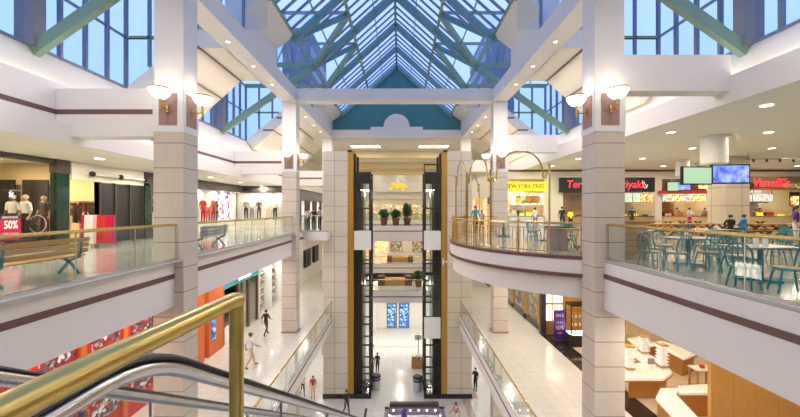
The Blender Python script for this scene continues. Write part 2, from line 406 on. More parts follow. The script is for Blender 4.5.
# curved balcony slab
def arc(r, a0, a1, n, cx=7.9, cy=15.7):
    return [(cx - r*math.cos(math.radians(a0+(a1-a0)*i/n)), cy - r*math.sin(math.radians(a0+(a1-a0)*i/n))) for i in range(n+1)]
def bulge(r, z0, z1, a=68, n=40, inner=6.03):
    pts = [p for p in arc(r, a, -a, n) if p[0] < inner]
    return MB().prism([(inner, pts[0][1])]+pts+[(inner, pts[-1][1])], 'z', z0, z1)
bal = struct(bulge(5.5, -.62, -.02).build('trim_7', 'fascia'))
bulge(5.52, -.06, .05).build('stripe', 'mauve', bal); bulge(5.53, -.62, -.50).build('stripe', 'mauve', bal)
bulge(5.38, -1.30, -.62).build('lower_band', 'fascia', bal)
# walking surfaces
S('floor_upper', 'floor_upper', (-24,-6.67,-4,62,zt,0), (-6.67,-5.0,23.2,34,zt,0), (6.03,38,-4,62,zt,0), (4.36,6.03,21.2,34,zt,0),
  (-6.67,6.03,-4,.6,zt,0), (-5.0,4.36,31.35,33.8,zt,0), (-6.67,6.03,47,62,zt,0))
struct(bulge(5.36, .05, .06).build('floor_balcony', 'floor_upper'))
S('trim_8', 'paint', (-6.67,6.03,47,62,-1.3,zt))
# kerbs under the glass railings
S('trim_9', 'kerb', (-6.67,-6.42+-.0,-4,9.94,0,.05), (-6.67,-6.42,10.66,23.2,0,.05), (-6.67,-5.0,23.2,23.4,0,.05), (6.03-.0,6.2,-4,9.94,0,.05))
# middle level
fascia('trim_10', [(-24,-4.92,2.5,35.5,MID-1.0,MID-.02)], [(-4.925,-4.91,2.5,24.2,MID-.45,MID-.36)])
fascia('trim_11', [(4.28,38,2.5,35.5,MID-1.0,MID-.02)], [(4.27,4.285,2.5,24.2,MID-.45,MID-.36)])
fascia('trim_12', [(-4.92,4.28,31.35,35.5,MID-1.1,MID-.02)], [(-4.92,4.28,31.34,31.36,MID-.58,MID-.48)])
fascia('trim_13', [(-24,-6.2,35.5,62,MID-1.1,MID-.02),(5.6,38,35.5,62,MID-1.1,MID-.02),(-6.2,5.6,46.8,62,MID-1.25,MID-.02)], [(-6.2,5.6,46.79,46.81,MID-.6,MID-.5)])
S('floor_middle', 'floor_mid', (-24,-4.92,2.5,35.5,MID-.02,MID), (4.28,38,2.5,35.5,MID-.02,MID), (-4.92,4.28,31.35,35.5,MID-.02,MID),
  (-24,-6.2,35.5,62,MID-.02,MID),(5.6,38,35.5,62,MID-.02,MID),(-6.2,5.6,46.8,62,MID-.02,MID), (-4.92,.4,10.0,12.2,MID-.02,MID))
S('trim_14', 'paint', (-4.92,.4,10.0,12.2,MID-.6,MID-.02))
S('floor_ground', 'floor_ground', (-24,38,-4,62,GR-.1,GR))
# floor inlays
S('trim_15', 'marble_black', (8.55,9.5,11.5,20.6,MID,MID+.012))
mat('inlay', (.45,.33,.27), .3)
S('trim_16', 'inlay', (4.45,4.95,20.,24.15,GR,GR+.01), (5.2,5.6,24.2,31,GR,GR+.01), (-2.9,2.2,33.2,33.35,GR,GR+.01))
# back walls of the three levels
S('wall_back', 'shop_wall', (-24,38,62,62.2,GR,15))
S('wall_right', 'shop_wall', (38,38.2,-4,62,GR,6.5))
S('wall_left', 'shop_wall', (-24.2,-24,-4,62,GR,6.5))
S('wall_behind', 'cream', (-24,38,-4.2,-4,GR,15))
# ================================================================ upper ceilings
zc = CZ
S('ceiling_left', 'ceil', (-24,-10.4,-4,62,3.485,3.6))
S('ceiling_right', 'ceil', (9.95,38,-4,62,4.695,4.82))
fl = fascia('trim_17', [(-10.4,-9.75,-4,62,3.48,4.05),(-10.4,-10.2,-4,62,4.05,5.3)], [(-10.21,-10.19,-4,62,4.36,4.5)])
S('trim_18', 'paint', (9.74,9.95,-4,62,4.69,5.49))
# coves rising to the clerestory sills
b = MB().prism([(-10.4,5.05),(-11.3,6.55),(-11.6,6.55),(-11.6,5.05)], 'y', -4, 62); struct(b.build('trim_19', 'cream'))
b = MB().prism([(9.95,5.3),(10.65,6.55),(10.95,6.55),(10.95,5.3)], 'y', -4, 62); struct(b.build('trim_20', 'cream'))
# sloped soffits between the lanterns, both sides
segsD = [(-4,-.5+.0),( -.5,6.7),(13.9,17.5),(24.7,36.0)]
n = 21
for (a, d) in ((-4,6.7),(13.9,17.5),(24.7,36.0)):
    pl = [(-7.22,8.2),(-8.25,8.2),(-10.75,5.95),(-11.3,6.55),(-8.4,8.95),(-7.22,8.95)]
    pr = [(6.58,8.2),(7.6,8.2),(10.1,5.95),(10.65,6.55),(7.75,8.95),(6.58,8.95)]
    for P, X0, Xm, s in ((pl,-8.25,-9.23,-1),(pr,7.6,8.58,1)):
        o = struct(MB().prism(P, 'y', a, d).build(f'ceiling_slope_{n}', 'cream')); n += 1
        sl = (2.25/2.5)
        for X in (X0+s*.02, Xm+s*.03):
            z = 8.2 - (abs(X-X0))*sl
            MB().bar((X,a-.004,z-.006),(X,d,z-.006), .13, .03).build('stripe', 'mauve', o)
        # the stripes returning across the end face of the slope
        for X, dz in ((X0+s*.02, .0),(Xm+s*.03, .0)):
            z = 8.2 - abs(X-X0)*sl; L = .78
            MB().box(min(X, X+s*L), max(X, X+s*L), a-.008, a+.01, z-.01, z+.10).build('stripe', 'mauve', o)
# cross beams at the column rows in the side bays
for i, D in enumerate((9.98, 20.78, 31.58)):
    fascia(f'trim_{30+i}', [(-10.19,-7.27,D,D+.5,3.7,5.12)], [(-10.19,-7.27,D-.01,D+.01,4.36,4.5)])
    S(f'trim_{40+i}', 'paint', (6.63,9.80,D,D+.5,5.05,6.12))
# longitudinal beams and the transverse roof beams
for i, (x0, x1) in enumerate(((-7.28,-6.39),(5.75,6.64))):
    S(f'trim_{50+i}', 'paint', (x0+.01,x1-.01,-4,31.55,8.2,8.98))
for i, D in enumerate((20.75, 31.55)):
    S(f'trim_{60+i}', 'paint', (-6.42,5.78,D,D+.7,8.21,8.97))
# octagonal fins above the beams between the transepts
for i, (a, d) in enumerate(((-4,6.7),(13.9,17.5),(24.7,31.9))):
    for j, s in enumerate((-1,1)):
        P = [(C+s*6.07,8.9),(C+s*6.07,9.85),(C+s*5.16,10.53),(C+s*5.16,10.7),(C+s*6.9,10.7),(C+s*6.9,8.9)]
        struct(MB().prism(P, 'y', a, d).build(f'trim_{70+i*2+j}', 'paint'))
        # flat roof outside the fins
        X0 = C+s*6.9; X1 = -12 if s<0 else 11.3
        X1 = C+s*8.05; S(f'ceiling_roof_{i*2+j+1}', 'roof_plain', (min(X0,X1),max(X0,X1),a,d,8.96,9.05))
# gable end of the skylight
crest = MB().prism([(C+s_*x, z) for s_, x, z in [(-1,2.45,8.9),(-1,2.45,9.25),(-1,1.22,9.25)]] +
     [(C-1.22*math.cos(t*PI/16), 9.25+1.22*math.sin(t*PI/16)) for t in range(1,16)] + [(C+1.22,9.25),(C+2.45,9.25),(C+2.45,8.9)], 'y', 31.56, 31.75)
struct(crest.build('trim_80', 'paint'))
struct(MB().prism([(C-6.9,8.9),(C-6.9,10.6),(C-5.15,10.6),(C,15.22),(C+5.15,10.6),(C+6.9,10.6),(C+6.9,8.9)], 'y', 31.95, 32.2).build('wall_gable', 'teal_wall'))
struct(MB().prism([(C-6.9,8.9),(C-6.9,10.6),(C-5.15,10.6),(C,15.22),(C+5.15,10.6),(C+6.9,10.6),(C+6.9,8.9)], 'y', -4.1, -4).build('wall_gable_front', 'teal_wall'))
# ---------------------------------------------------------------- skylight
sk = thing('skylight', 'long gabled glass skylight on teal steel rafters over the atrium', 'skylight', (C,14,9))
RZ, EZ, HX = 15.22, 10.55, 5.15
def rz_(x): return RZ-(RZ-EZ)/HX*abs(x-C)
MB().bar((C,-4,RZ-.05),(C,31.95,RZ-.05), .16, .30).build('ridge_beam', 'teal_beam', sk)
for s in (-1,1):
    for dx, ww, hh in ((2.63,.13,.28),(1.3,.05,.10),(4.0,.05,.10)):
        x = C+s*dx; MB().bar((x,-4,rz_(x)-.12),(x,31.95,rz_(x)-.12), ww, hh).build('purlin', 'green_beam' if dx==2.63 else 'teal_beam', sk)
    MB().bar((C+s*5.15,-4,EZ-.02),(C+s*5.15,31.95,EZ-.02), .10, .10).build('eave_beam', 'green_beam', sk)
    for D in (-.5,3.1,6.7,10.3,13.9,17.5,21.1,24.7,28.3,31.85):
        MB().bar((C,D,RZ-.16),(C+s*5.25,D,rz_(C+s*5.25)-.16), .22, .34).build('rafter', 'teal_beam', sk)
D = -4.0
bars = {-1:MB(), 1:MB()}
def in_transept(D): return 6.7 < D < 13.9 or 17.5 < D < 24.7
while D < 31.8:
    D += .72
    r = ((D+.5) % 3.6)
    if min(r, 3.6-r) < .2: continue
    for s in (-1,1):
        if in_transept(D):
            t = min(r, 3.6-r)/1.8      # 0 at rafters, 1 at the dormer ridge
            xe = 5.15 - t*(5.15-2.63)
        else: xe = 5.15
        bars[s].bar((C,D,RZ-.02),(C+s*xe,D,rz_(C+s*xe)-.02), .085, .10)
for s in (-1,1): bars[s].build('glazing_bar', 'mull', sk)['kind'] = 'stuff'
g = MB()
for s in (-1,1):
    def pt(dx, D): return (C+s*dx, D, rz_(C+dx)+.03)
    g.quad([pt(0,-4),pt(2.63,-4),pt(2.63,31.95),pt(0,31.95)])
    for a, d in ((-4,6.7),(13.9,17.5),(24.7,31.95)): g.quad([pt(2.63,a),pt(5.15,a),pt(5.15,d),pt(2.63,d)])
    for a in (6.7,10.3,17.5,21.1):
        m_ = a+1.8; X1 = -11.3 if s<0 else 10.65; zr = rz_(C+2.63)+.03; ze = rz_(C+5.15)+.03
        g.quad([pt(2.63,a),pt(5.15,a),pt(2.63,m_)]); g.quad([pt(2.63,m_),pt(5.15,a+3.6),pt(2.63,a+3.6)])
        g.quad([pt(2.63,m_),(X1,m_,zr),(X1,a,ze),pt(5.15,a)]); g.quad([pt(2.63,m_),pt(5.15,a+3.6),(X1,a+3.6,ze),(X1,m_,zr)])
g.build('glass', 'glass_sky', sk)
for s in (-1,1):
    X1 = -11.3 if s<0 else 10.65
    for a in (6.7,10.3,17.5,21.1):
        m_ = a+1.8; top = (C+s*2.63, m_, rz_(C+2.63)-.15)
        MB().bar(top,(C+s*5.15,a,EZ-.12), .16, .30).build('valley_beam', 'teal_beam', sk)
        MB().bar(top,(C+s*5.15,a+3.6,EZ-.12), .20, .34).build('valley_beam', 'green_beam', sk)
        MB().bar((top[0],m_,top[2]+.1),(X1,m_,top[2]+.1), .10, .16).build('dormer_ridge', 'teal_beam', sk)
        for q in (.35,.7):
            yy = m_; 
        bb = MB()
        for f_ in (.2,.4,.6,.8):
            X = C+s*(5.15+(abs(X1-C)-5.15)*f_)
            bb.bar((X,m_,top[2]+.16),(X,a,EZ),.05,.08); bb.bar((X,m_,top[2]+.16),(X,a+3.6,EZ),.05,.08)
        bb.build('glazing_bar', 'mull', sk)
    for D in (6.7,10.3,13.9,17.5,21.1,24.7):
        MB().bar((C+s*5.15,D,EZ+.02),(X1,D,EZ+.02), .16, .26).build('tie_beam', 'green_beam', sk)
    for D in (10.3,21.1):
        MB().bar((C+s*5.2,D,EZ-.15),(X1,D,6.30), .20, .36).build('brace', 'green_beam', sk)
# ---------------------------------------------------------------- clerestory windows of the lanterns
wn = 0
for s in (-1,1):
    X1 = -11.3 if s<0 else 10.65
    for a in (6.7,17.5):
        wn += 1; d = a+7.2
        zr = rz_(C+2.63)
        fr = MB()
        for i in range(9):
            D = a+i*.9; i2 = abs(((D-a) % 3.6)-1.8)/1.8; top = zr-(zr-EZ)*i2
            fr.box(X1-.07,X1+.07,D-.045,D+.045,6.5,top)
        fr.box(X1-.05,X1+.05,a,d,6.5,6.6); fr.box(X1-.04,X1+.04,a,d,8.58,8.66); fr.box(X1-.05,X1+.05,a,d,EZ-.05,EZ+.05)
        wo = struct(fr.build(f'window_{wn}', 'mull'))
        p = MB()
        p.prism([(a,6.55),(a,EZ),(a+1.8,zr),(a+3.6,EZ),(a+5.4,zr),(d,EZ),(d,6.55)], 'x', X1-.01, X1+.01)
        p.build('pane', 'glass_sky', wo)
        MB().box(X1-.30,X1+.30,a+3.42,a+3.78,6.5,EZ+.2).build('post', 'mull_post', wo)
        for k, D in enumerate((a, d)):
            wn += 1; fr = MB(); xi = C+s*5.15; st = 9.0
            nb = 6
            for i in range(nb):
                X = X1+(xi-X1)*i/nb
                zlow = 6.6+ max(0,(abs(X-X1)))*.83; zlow = min(zlow, 9.0)
                fr.box(X-.05,X+.05,D-.06,D+.06,zlow,EZ)
            fr.box(min(X1,xi),max(X1,xi),D-.04,D+.04,8.58,8.66) if False else None
            zz = 8.62; xm = X1 - s*((zz-6.6)/.83)
            fr.box(min(X1,xm),max(X1,xm),D-.045,D+.045,zz-.05,zz+.05)
            wo = struct(fr.build(f'window_{wn}', 'mull'))
            xb = X1 - s*2.9
            MB().prism([(X1,6.55),(xb,8.95),(xi,8.95),(xi,EZ),(X1,EZ)], 'y', D-.01, D+.01).build('pane', 'glass_sky', wo)
            MB().bar((X1,D,8.62),(X1-s*2.4,D,8.62), .12,.10).build('transom', 'green_beam', wo)
# outside: the neighbouring buildings seen through the glass
for i, (x0,x1,y0,y1,z1) in enumerate(((-23,-17.5,66,80,37),(17.5,23,68,84,38))):
    t = thing('office_building', ['dark slab office building outside, seen left of the skylight gable','dark slab office building outside, seen right of the skylight gable'][i], 'building', ((x0+x1)/2,y0,-12))
    MB().box(x0,x1,y0,y1,-12,z1).build('facade','building',t)
    wb = MB(); z = 8
    while z < z1-2: wb.box(x0-.05,x1+.05,y0-.05,y1+.05,z,z+1.7); z += 3.4
    wb.build('window_band','tower_glass',t)
# ceiling beyond the third row: warm coffers between cross beams
S('ceiling_far', 'ceil', (-12,11.5,32.25,62,8.09,8.3))
for i, D in enumerate((38,47.5,56)):
    S(f'trim_{90+i}', 'tan', (-8,7.4,D,D+1.0,7.3,8.1))
for i, D in enumerate((35.2,43,52)):
    for j, x in enumerate((-3.6,3.5) if i==0 else (-3.2,3.0)):
        t = thing('ceiling_light_panel', f'{["left","right"][j]} rectangular lit ceiling panel, {ORD[i]} row beyond the far beam', 'light', (x,D,8.05), 'lit ceiling panels')
        MB().box(x-1.6,x+1.6,D-.6,D+.6,8.06,8.10).build('frame','cream',t); MB().box(x-1.5,x+1.5,D-.5,D+.5,8.04,8.06).build('diffuser','diffuser',t)
S('wall_far_left', 'cream', (-12,-11.8,32.2,62,5.2,9.3)); S('wall_far_right', 'cream', (11.3,11.5,32.2,62,5.2,9.3))
S('wall_bulkhead', 'paint', (-8,7.4,60,60.3,3.3,8.09))
S('trim_99', 'cream', (-8,7.4,59.6,60,3.3,3.9))
bn = thing('ceiling_banner', 'pale hanging banner with yellow flower cluster above the far gallery', 'banner', (.3,59.3,4.57))
MB().box(-4.4,5.0,59.3,59.36,4.57,6.2).build('panel','white',bn)
fb = MB()
for i in range(26):
    x = random.gauss(-.1,.8); z = 5.5+random.gauss(0,.25)-(x)*.12; fb.ball((x,59.2,z),(.22+.12*random.random(),.05,.18+.1*random.random()),8,4)
mat('flower_yellow',(.85,.60,.02),.5,emit=(1,.75,.05),es=.25)
fb.build('flower_cluster','flower_yellow',bn)
# ================================================================ columns
def capital_column(i, x0, x1, D, label, lvl0=GR, side=-1):
    t = thing('column', label, 'column', ((x0+x1)/2, D+.35, lvl0), 'atrium columns')
    MB().box(x0,x1,D,D+.7,lvl0,3.82).build('shaft','stone',t)
    MB().box(x0+.01,x1-.01,D+.01,D+.69,5.15,8.2).build('upper_shaft','paint',t)
    cp = MB().box(x0-.02,x1+.02,D-.02,D+.72,3.82,5.15).build('capital','white',t,bevel=.015)
    xm = (x0+x1)/2
    MB().box(xm-.27,xm+.27,D-.03,D-.01,4.02,4.96).build('inset_panel','mauve_panel',cp)
    for q in (x0-.03, x1+.01): MB().box(q,q+.02,D+.10,D+.60,4.02,4.96).build('inset_panel','mauve_panel',cp)
    for z in ((GR, MID) ): MB().box(x0-.04,x1+.04,D-.04,D+.74,z,z+.09).build('base','mauve_panel',t)
    return t
rows = [(9.95,'front'),(20.75,'middle'),(31.55,'far')]
k = 0
for D, nm in rows:
    for (x0,x1,sd) in ((-7.28,-6.39,'left'),(5.75,6.64,'right')):
        capital_column(k, x0, x1, D, f'tall square stone column, {nm} one on the {sd} side of the atrium'); k += 1
# sconces
def sconce():
    t = local('wall_sconce', 'brass wall sconce with a white glass bowl', 'sconce', 'sconces on the column capitals')
    MB().box(-.045,.045,-.03,0,-.13,.13).build('backplate','brass',t,bevel=.006)
    MB().tube([(0,-.02,-.02),(0,-.12,-.03),(0,-.26,-.03),(0,-.36,.02)],.022,8).ball((0,-.38,-.02),.045).build('arm','brass',t,smooth=True)
    MB().lathe([(.028,-.16),(.03,.0),(.045,.10),(.03,.14),(.05,.22)],(0,-.38,0)).build('stem','brass',t,smooth=True)
    bw = MB().lathe([(.05,.22),(.16,.25),(.26,.34),(.32,.46),(.33,.54),(.30,.54),(.24,.40),(.10,.30),(.02,.29)],(0,-.38,0),20,cap=False).build('bowl','lampglass',t,smooth=True)
    MB().lathe([(.335,.53),(.345,.55),(.335,.57),(.32,.55),(.335,.53)],(0,-.38,0),20,cap=False).build('rim','brass',bw,smooth=True)
    t.scale = (.86,.86,.86)
    return t
sc = sconce()
for D, nm in rows[:2]:
    for (x0,x1,sd) in ((-7.28,-6.39,'left'),(5.75,6.64,'right')):
        xm = (x0+x1)/2; inn = (x1+.03, PI/2) if sd=='left' else (x0-.03, -PI/2)
        ous = (x0-.03, -PI/2) if sd=='left' else (x1+.03, PI/2)
        z = 4.50
        place(sc, (xm, D-.03, z), 0, f'lit white bowl sconce on the front face of the {nm} {sd} column')
        place(sc, (inn[0], D+.35, z), inn[1], f'lit white bowl sconce on the atrium side of the {nm} {sd} column')
        lamp('POINT', (xm, D-.41, z+.75), 5, (1,.86,.66), .12); lamp('POINT', (inn[0]+(.38 if sd=='left' else -.38), D+.35, z+.75), 5, (1,.86,.66), .12)
# food court inner column and hanging drum
c2 = thing('column', 'wide square stone pillar standing in the food court behind the screens', 'column', (20.1,20.6,0))
MB().box(19.35,20.75,20,21.2,0,4.69).build('shaft','tower_stone',c2); MB().box(19.3,20.8,19.95,21.25,0,.15).build('base','dark',c2)
dr = thing('ceiling_drum', 'round white drum hanging from food court ceiling above the screens', 'drum', (13.6,14.6,3.5))
MB().lathe([(.44,0),(.46,.02),(.46,1.12),(.50,1.14),(.50,1.2)],(13.6,14.6,3.48),24).build('drum_shell','white',dr,smooth=True)
dr2 = thing('ceiling_drum', 'smaller grey round drum above the far pair of screens', 'drum', (17.8,21.6,3.6))
MB().lathe([(.34,0),(.36,.02),(.36,.9),(.4,.92),(.4,1.0)],(18.1,21.6,3.68),20).build('drum_shell','paint',dr2,smooth=True)
# ================================================================ elevator towers
CT = -.18
def tower(s, label):
    x = lambda v: CT+v if s>0 else CT-v
    def bx(a, b_, y0, y1, z0, z1): X=sorted((x(a),x(b_))); return (X[0],X[1],y0,y1,z0,z1)
    t = thing('elevator_tower', label, 'tower', (x(4.2),25.6,GR))
    MB().box(*bx(3.56,5.33,24.2,27.6,GR,5.7)).build('stone_cladding','tower_stone',t)
    MB().box(*bx(3.16,3.56,24.22,27.6,GR,5.7)).build('gold_panel','gold',t)
    MB().box(*bx(3.54,3.58,24.18,24.2,GR,5.7)).build('joint_strip','brass_old',t)
    MB().box(*bx(3.16,5.36,24.14,27.62,GR,GR+.32)).build('plinth','marble_black',t)
    MB().box(*bx(3.28,3.58,24.1,24.2,5.62,5.78)).build('cap','dark',t)
    # shaft
    f = thing('elevator_shaft', f'open dark steel elevator shaft frame beside the {"left" if s<0 else "right"} tower', 'elevator shaft', (x(2.4),25.2,GR))
    MB().box(*bx(1.9,3.14,24.14,26.3,GR,GR+.32)).build('plinth','marble_black',f)
    for (a, y, zt_) in ((1.99,24.42,4.25),(1.99,26.1,4.25),(3.08,24.42,5.55),(3.08,26.1,5.55)):
        MB().box(*bx(a-.07,a+.07,y-.06,y+.06,GR+.32,zt_)).build('corner_post','shaft',f)
    for z in (3.9,1.6,-.2,-2.4,-4.0,-5.2,-6.8,-8.3,-9.9,-11.2):
        q = MB(); q.box(*bx(1.99,3.06,24.38,24.46,z-.05,z+.05)).box(*bx(1.95,2.03,24.42,26.1,z-.05,z+.05)).box(*bx(1.99,3.06,26.06,26.14,z-.05,z+.05))
        q.build('crossbar','shaft',f)
    MB().box(*bx(2.60,3.13,24.6,26.0,GR+.32,4.2)).build('back_panel','shaft',f)
    MB().box(*bx(2.40,2.48,25.2,25.3,GR+.32,4.2)).build('guide_rail','steel_dark',f)
    MB().box(*bx(2.02,3.06,26.15,26.2,GR+.32,-1)).build('rear_glass','glass',f)
    return t
tower(-1,'tall left stone elevator tower with a gold edge panel'); tower(1,'tall right stone elevator tower with a gold edge panel')
def car(s, z0, label, top=True):
    x = lambda v: CT+v if s>0 else CT-v
    def bx(a, b_, y0, y1, za, zb): X=sorted((x(a),x(b_))); return (X[0],X[1],y0,y1,z0+za,z0+zb)
    t = thing('elevator_car', label, 'elevator', (x(2.4),25.1,z0))
    MB().box(*bx(1.90,3.10,24.05,24.36,-1.38,-.02)).build('skirt','white',t,bevel=.02)
    MB().box(*bx(2.06,2.78,24.5,25.9,-.05,0)).build('cabin_floor','grey',t)
    MB().box(*bx(1.92,3.08,24.08,24.36,3.35,4.2)).build('head_box','black',t,bevel=.02)
    for a in (1.94,2.5,3.05): MB().box(*bx(a-.03,a+.03,24.12,24.2,-.02,3.35)).build('mullion','shaft',t)
    MB().box(*bx(1.94,3.05,24.14,24.16,0,3.35)).build('glass','glass',t)
    MB().box(*bx(1.94,3.05,24.10,24.2,1.55,1.62)).build('rail','shaft',t)
    MB().box(*bx(2.1,2.7,24.6,25.6,2.9,2.95)).build('ceiling_lamp','diffuser',t)
    text('PULSE', .26, 'grey', 'lettering', t, (x(2.3),24.07,z0+3.66), ext=.004) if False else None
    if top:
        for a in (1.92,3.07): MB().box(*bx(a-.03,a+.03,24.1,24.3,4.2,4.72)).build('frame_post','shaft',t)
        MB().box(*bx(1.89,3.10,24.1,24.3,4.70,4.78)).build('frame_bar','shaft',t)
    return t
car(-1,0,'left elevator car, glass cabin with white skirt, stopped at the upper level',False)
car(1,0,'right elevator car, glass cabin with white skirt, stopped at the upper level',True)
lc = thing('elevator_car', 'glass elevator cabin with plain white skirt in the right shaft near middle level', 'elevator', (C+2.3,24.2,MID))
MB().box(CT+1.92,CT+3.08,24.05,24.34,-7.7,-6.25).build('skirt','white',lc,bevel=.02)
MB().box(CT+1.96,CT+3.04,24.15,24.17,-6.25,-3.2).build('glass','glass',lc); MB().box(CT+1.94,CT+3.06,24.1,24.3,-3.2,-3.0).build('head_box','black',lc)
for xx in (-2.55, 2.2):
    lamp('POINT', (xx,24.9,2.7), 25, (1,.95,.85), .15)
    lamp('POINT', (xx,25.0,-4.0), 18, (1,.95,.85), .15)
# ================================================================ railings
def glass_rail(label, p0, p1, z, pitch=1.5, h=1.04, group='glass railings with brass handrails', brass='brass'):
    p0 = Vector((p0[0],p0[1],z)); p1 = Vector((p1[0],p1[1],z)); d = p1-p0; L = d.length; u = d/L
    t = thing('glass_railing', label, 'railing', tuple((p0+p1)/2), group)
    up = Vector((0,0,1))
    MB().tube([p0+up*h, p1+up*h], .038, 10).build('handrail', brass, t, smooth=True)
    n = max(1, round(L/pitch))
    for i in range(n):
        a = p0+u*(L*i/n+.012); b_ = p0+u*(L*(i+1)/n-.012)
        MB().bar(a+up*(h/2-.0), b_+up*(h/2), .016, h-.06).build('glass_panel', 'glass_rail', t)
    for i in range(n+1):
        a = p0+u*min(max(L*i/n,.02),L-.02); MB().bar(a+up*.0, a+up*(h-.02), .014, .02, up=(0,1,0)).build('post', 'steel', t)
    MB().bar(p0+up*.03, p1+up*.03, .06, .06).build('shoe', 'steel', t)
    return t
glass_rail('glass railing on upper left gallery in front of the wooden bench', (-6.6,-3.9), (-6.6,9.93), 0.05, 1.55)
glass_rail('glass railing on upper left gallery between the front and middle columns', (-6.6,10.67), (-6.6,20.73), 0.05)
glass_rail('short glass railing beside the left elevator tower on the upper level', (-6.5,23.3), (-5.56,23.3), 0.05)
glass_rail('glass railing on upper left gallery behind the middle column', (-6.6,21.47), (-6.6,23.25), 0.05)
glass_rail('glass railing on upper right gallery before the teal cafe chairs', (6.12,-3.9), (6.12,9.93), 0.05, 1.9)
glass_rail('glass railing of the middle level on the left side', (-4.85,3), (-4.85,24.1), MID, 1.6)
glass_rail('glass railing of the middle level on the right side', (4.21+.1,3), (4.31,24.1), MID, 1.6)
glass_rail('brass topped glass railing on the middle level bridge', (-4.8,31.45), (4.2,31.45), MID, 1.5)
glass_rail('glass railing at the back edge of the upper bridge behind the potted shrubs', (-4.8,33.7), (4.2,33.7), 0.0, 1.5)
glass_rail('glass railing of the far middle gallery beyond the bridge', (-6.1,46.9), (5.5,46.9), MID, 1.6)
glass_rail('glass railing at the edge of the far upper gallery', (-6.5,47.1), (5.9,47.1), 0, 1.6)
# brass balcony railing with arches
bt = thing('balcony_railing', 'curved brass balustrade around the balcony before the fries counter', 'railing', (3.2,15.7,.05))
def ap(a, r=5.42): return (7.9-r*math.cos(math.radians(a)), 15.7-r*math.sin(math.radians(a)))
AM = 69
pts = [(*ap(AM-2*AM*i/60), 1.10) for i in range(61)]
MB().tube(pts, .035, 8).build('handrail','brass',bt,smooth=True)
for z in (.92,.16): MB().tube([(p[0],p[1],z) for p in pts], .018, 6).build('rail','brass',bt,smooth=True)
nb = 96
for i in range(nb):
    a = AM-2*AM*(i+.5)/nb; q = ap(a)
    MB().tube([(q[0],q[1],.06),(q[0],q[1],.94)], .011, 6).build('baluster','brass',bt)
for a in (67,46,25,4,-17,-38,-58):
    q = ap(a); MB().tube([(q[0],q[1],.05),(q[0],q[1],1.16)], .035, 8).ball((q[0],q[1],1.18),.05).build('newel_post','brass',bt,smooth=True)
def arch(a0, a1, label):
    q0 = Vector((*ap(a0),0)); q1 = Vector((*ap(a1),0)); d = q1-q0; L = d.length; u = d/L; up = Vector((0,0,1))
    t = thing('brass_arch', label, 'arch', tuple((q0+q1)/2+up*.05), 'brass arches on the balcony edge')
    for q in (q0,q1): MB().tube([q+up*.05,q+up*2.95],.034,8).ball(tuple(q+up*3.0),.055).build('post','brass',t,smooth=True)
    sh = .22*min(1,L/2.1); R = L/2-sh; c = (q0+q1)/2+up*2.75
    P = [q0+up*2.72, q0+u*sh*.5+up*2.72, q0+u*sh*.5+up*2.58, q0+u*sh+up*2.62] + [c - u*R*math.cos(k*PI/14) + up*(.85*math.sin(k*PI/14)) for k in range(0,15)] + [q1-u*sh+up*2.62, q1-u*sh*.5+up*2.58, q1-u*sh*.5+up*2.72, q1+up*2.72]
    MB().tube(P,.030,8).build('hoop','brass',t,smooth=True)
arch(57,34,'large brass hoop arch nearest the front right column'); arch(34,19,'brass hoop arch second from the front right column')
arch(19,6,'narrow brass hoop arch at the tip of the curved balcony'); arch(-40,-54,'small brass hoop arch at the back of the balcony')
# the white pipe bracket under the balcony edge
pb = thing('security_camera', 'small white bracket and camera under the balcony tip', 'camera', (2.35,16.2,-.95))
MB().tube([(2.02,16,-.95),(2.6,16,-.95)],.03).tube([(2.05,16,-1.1),(2.05,16,-.8)],.03).build('bracket','white',pb)
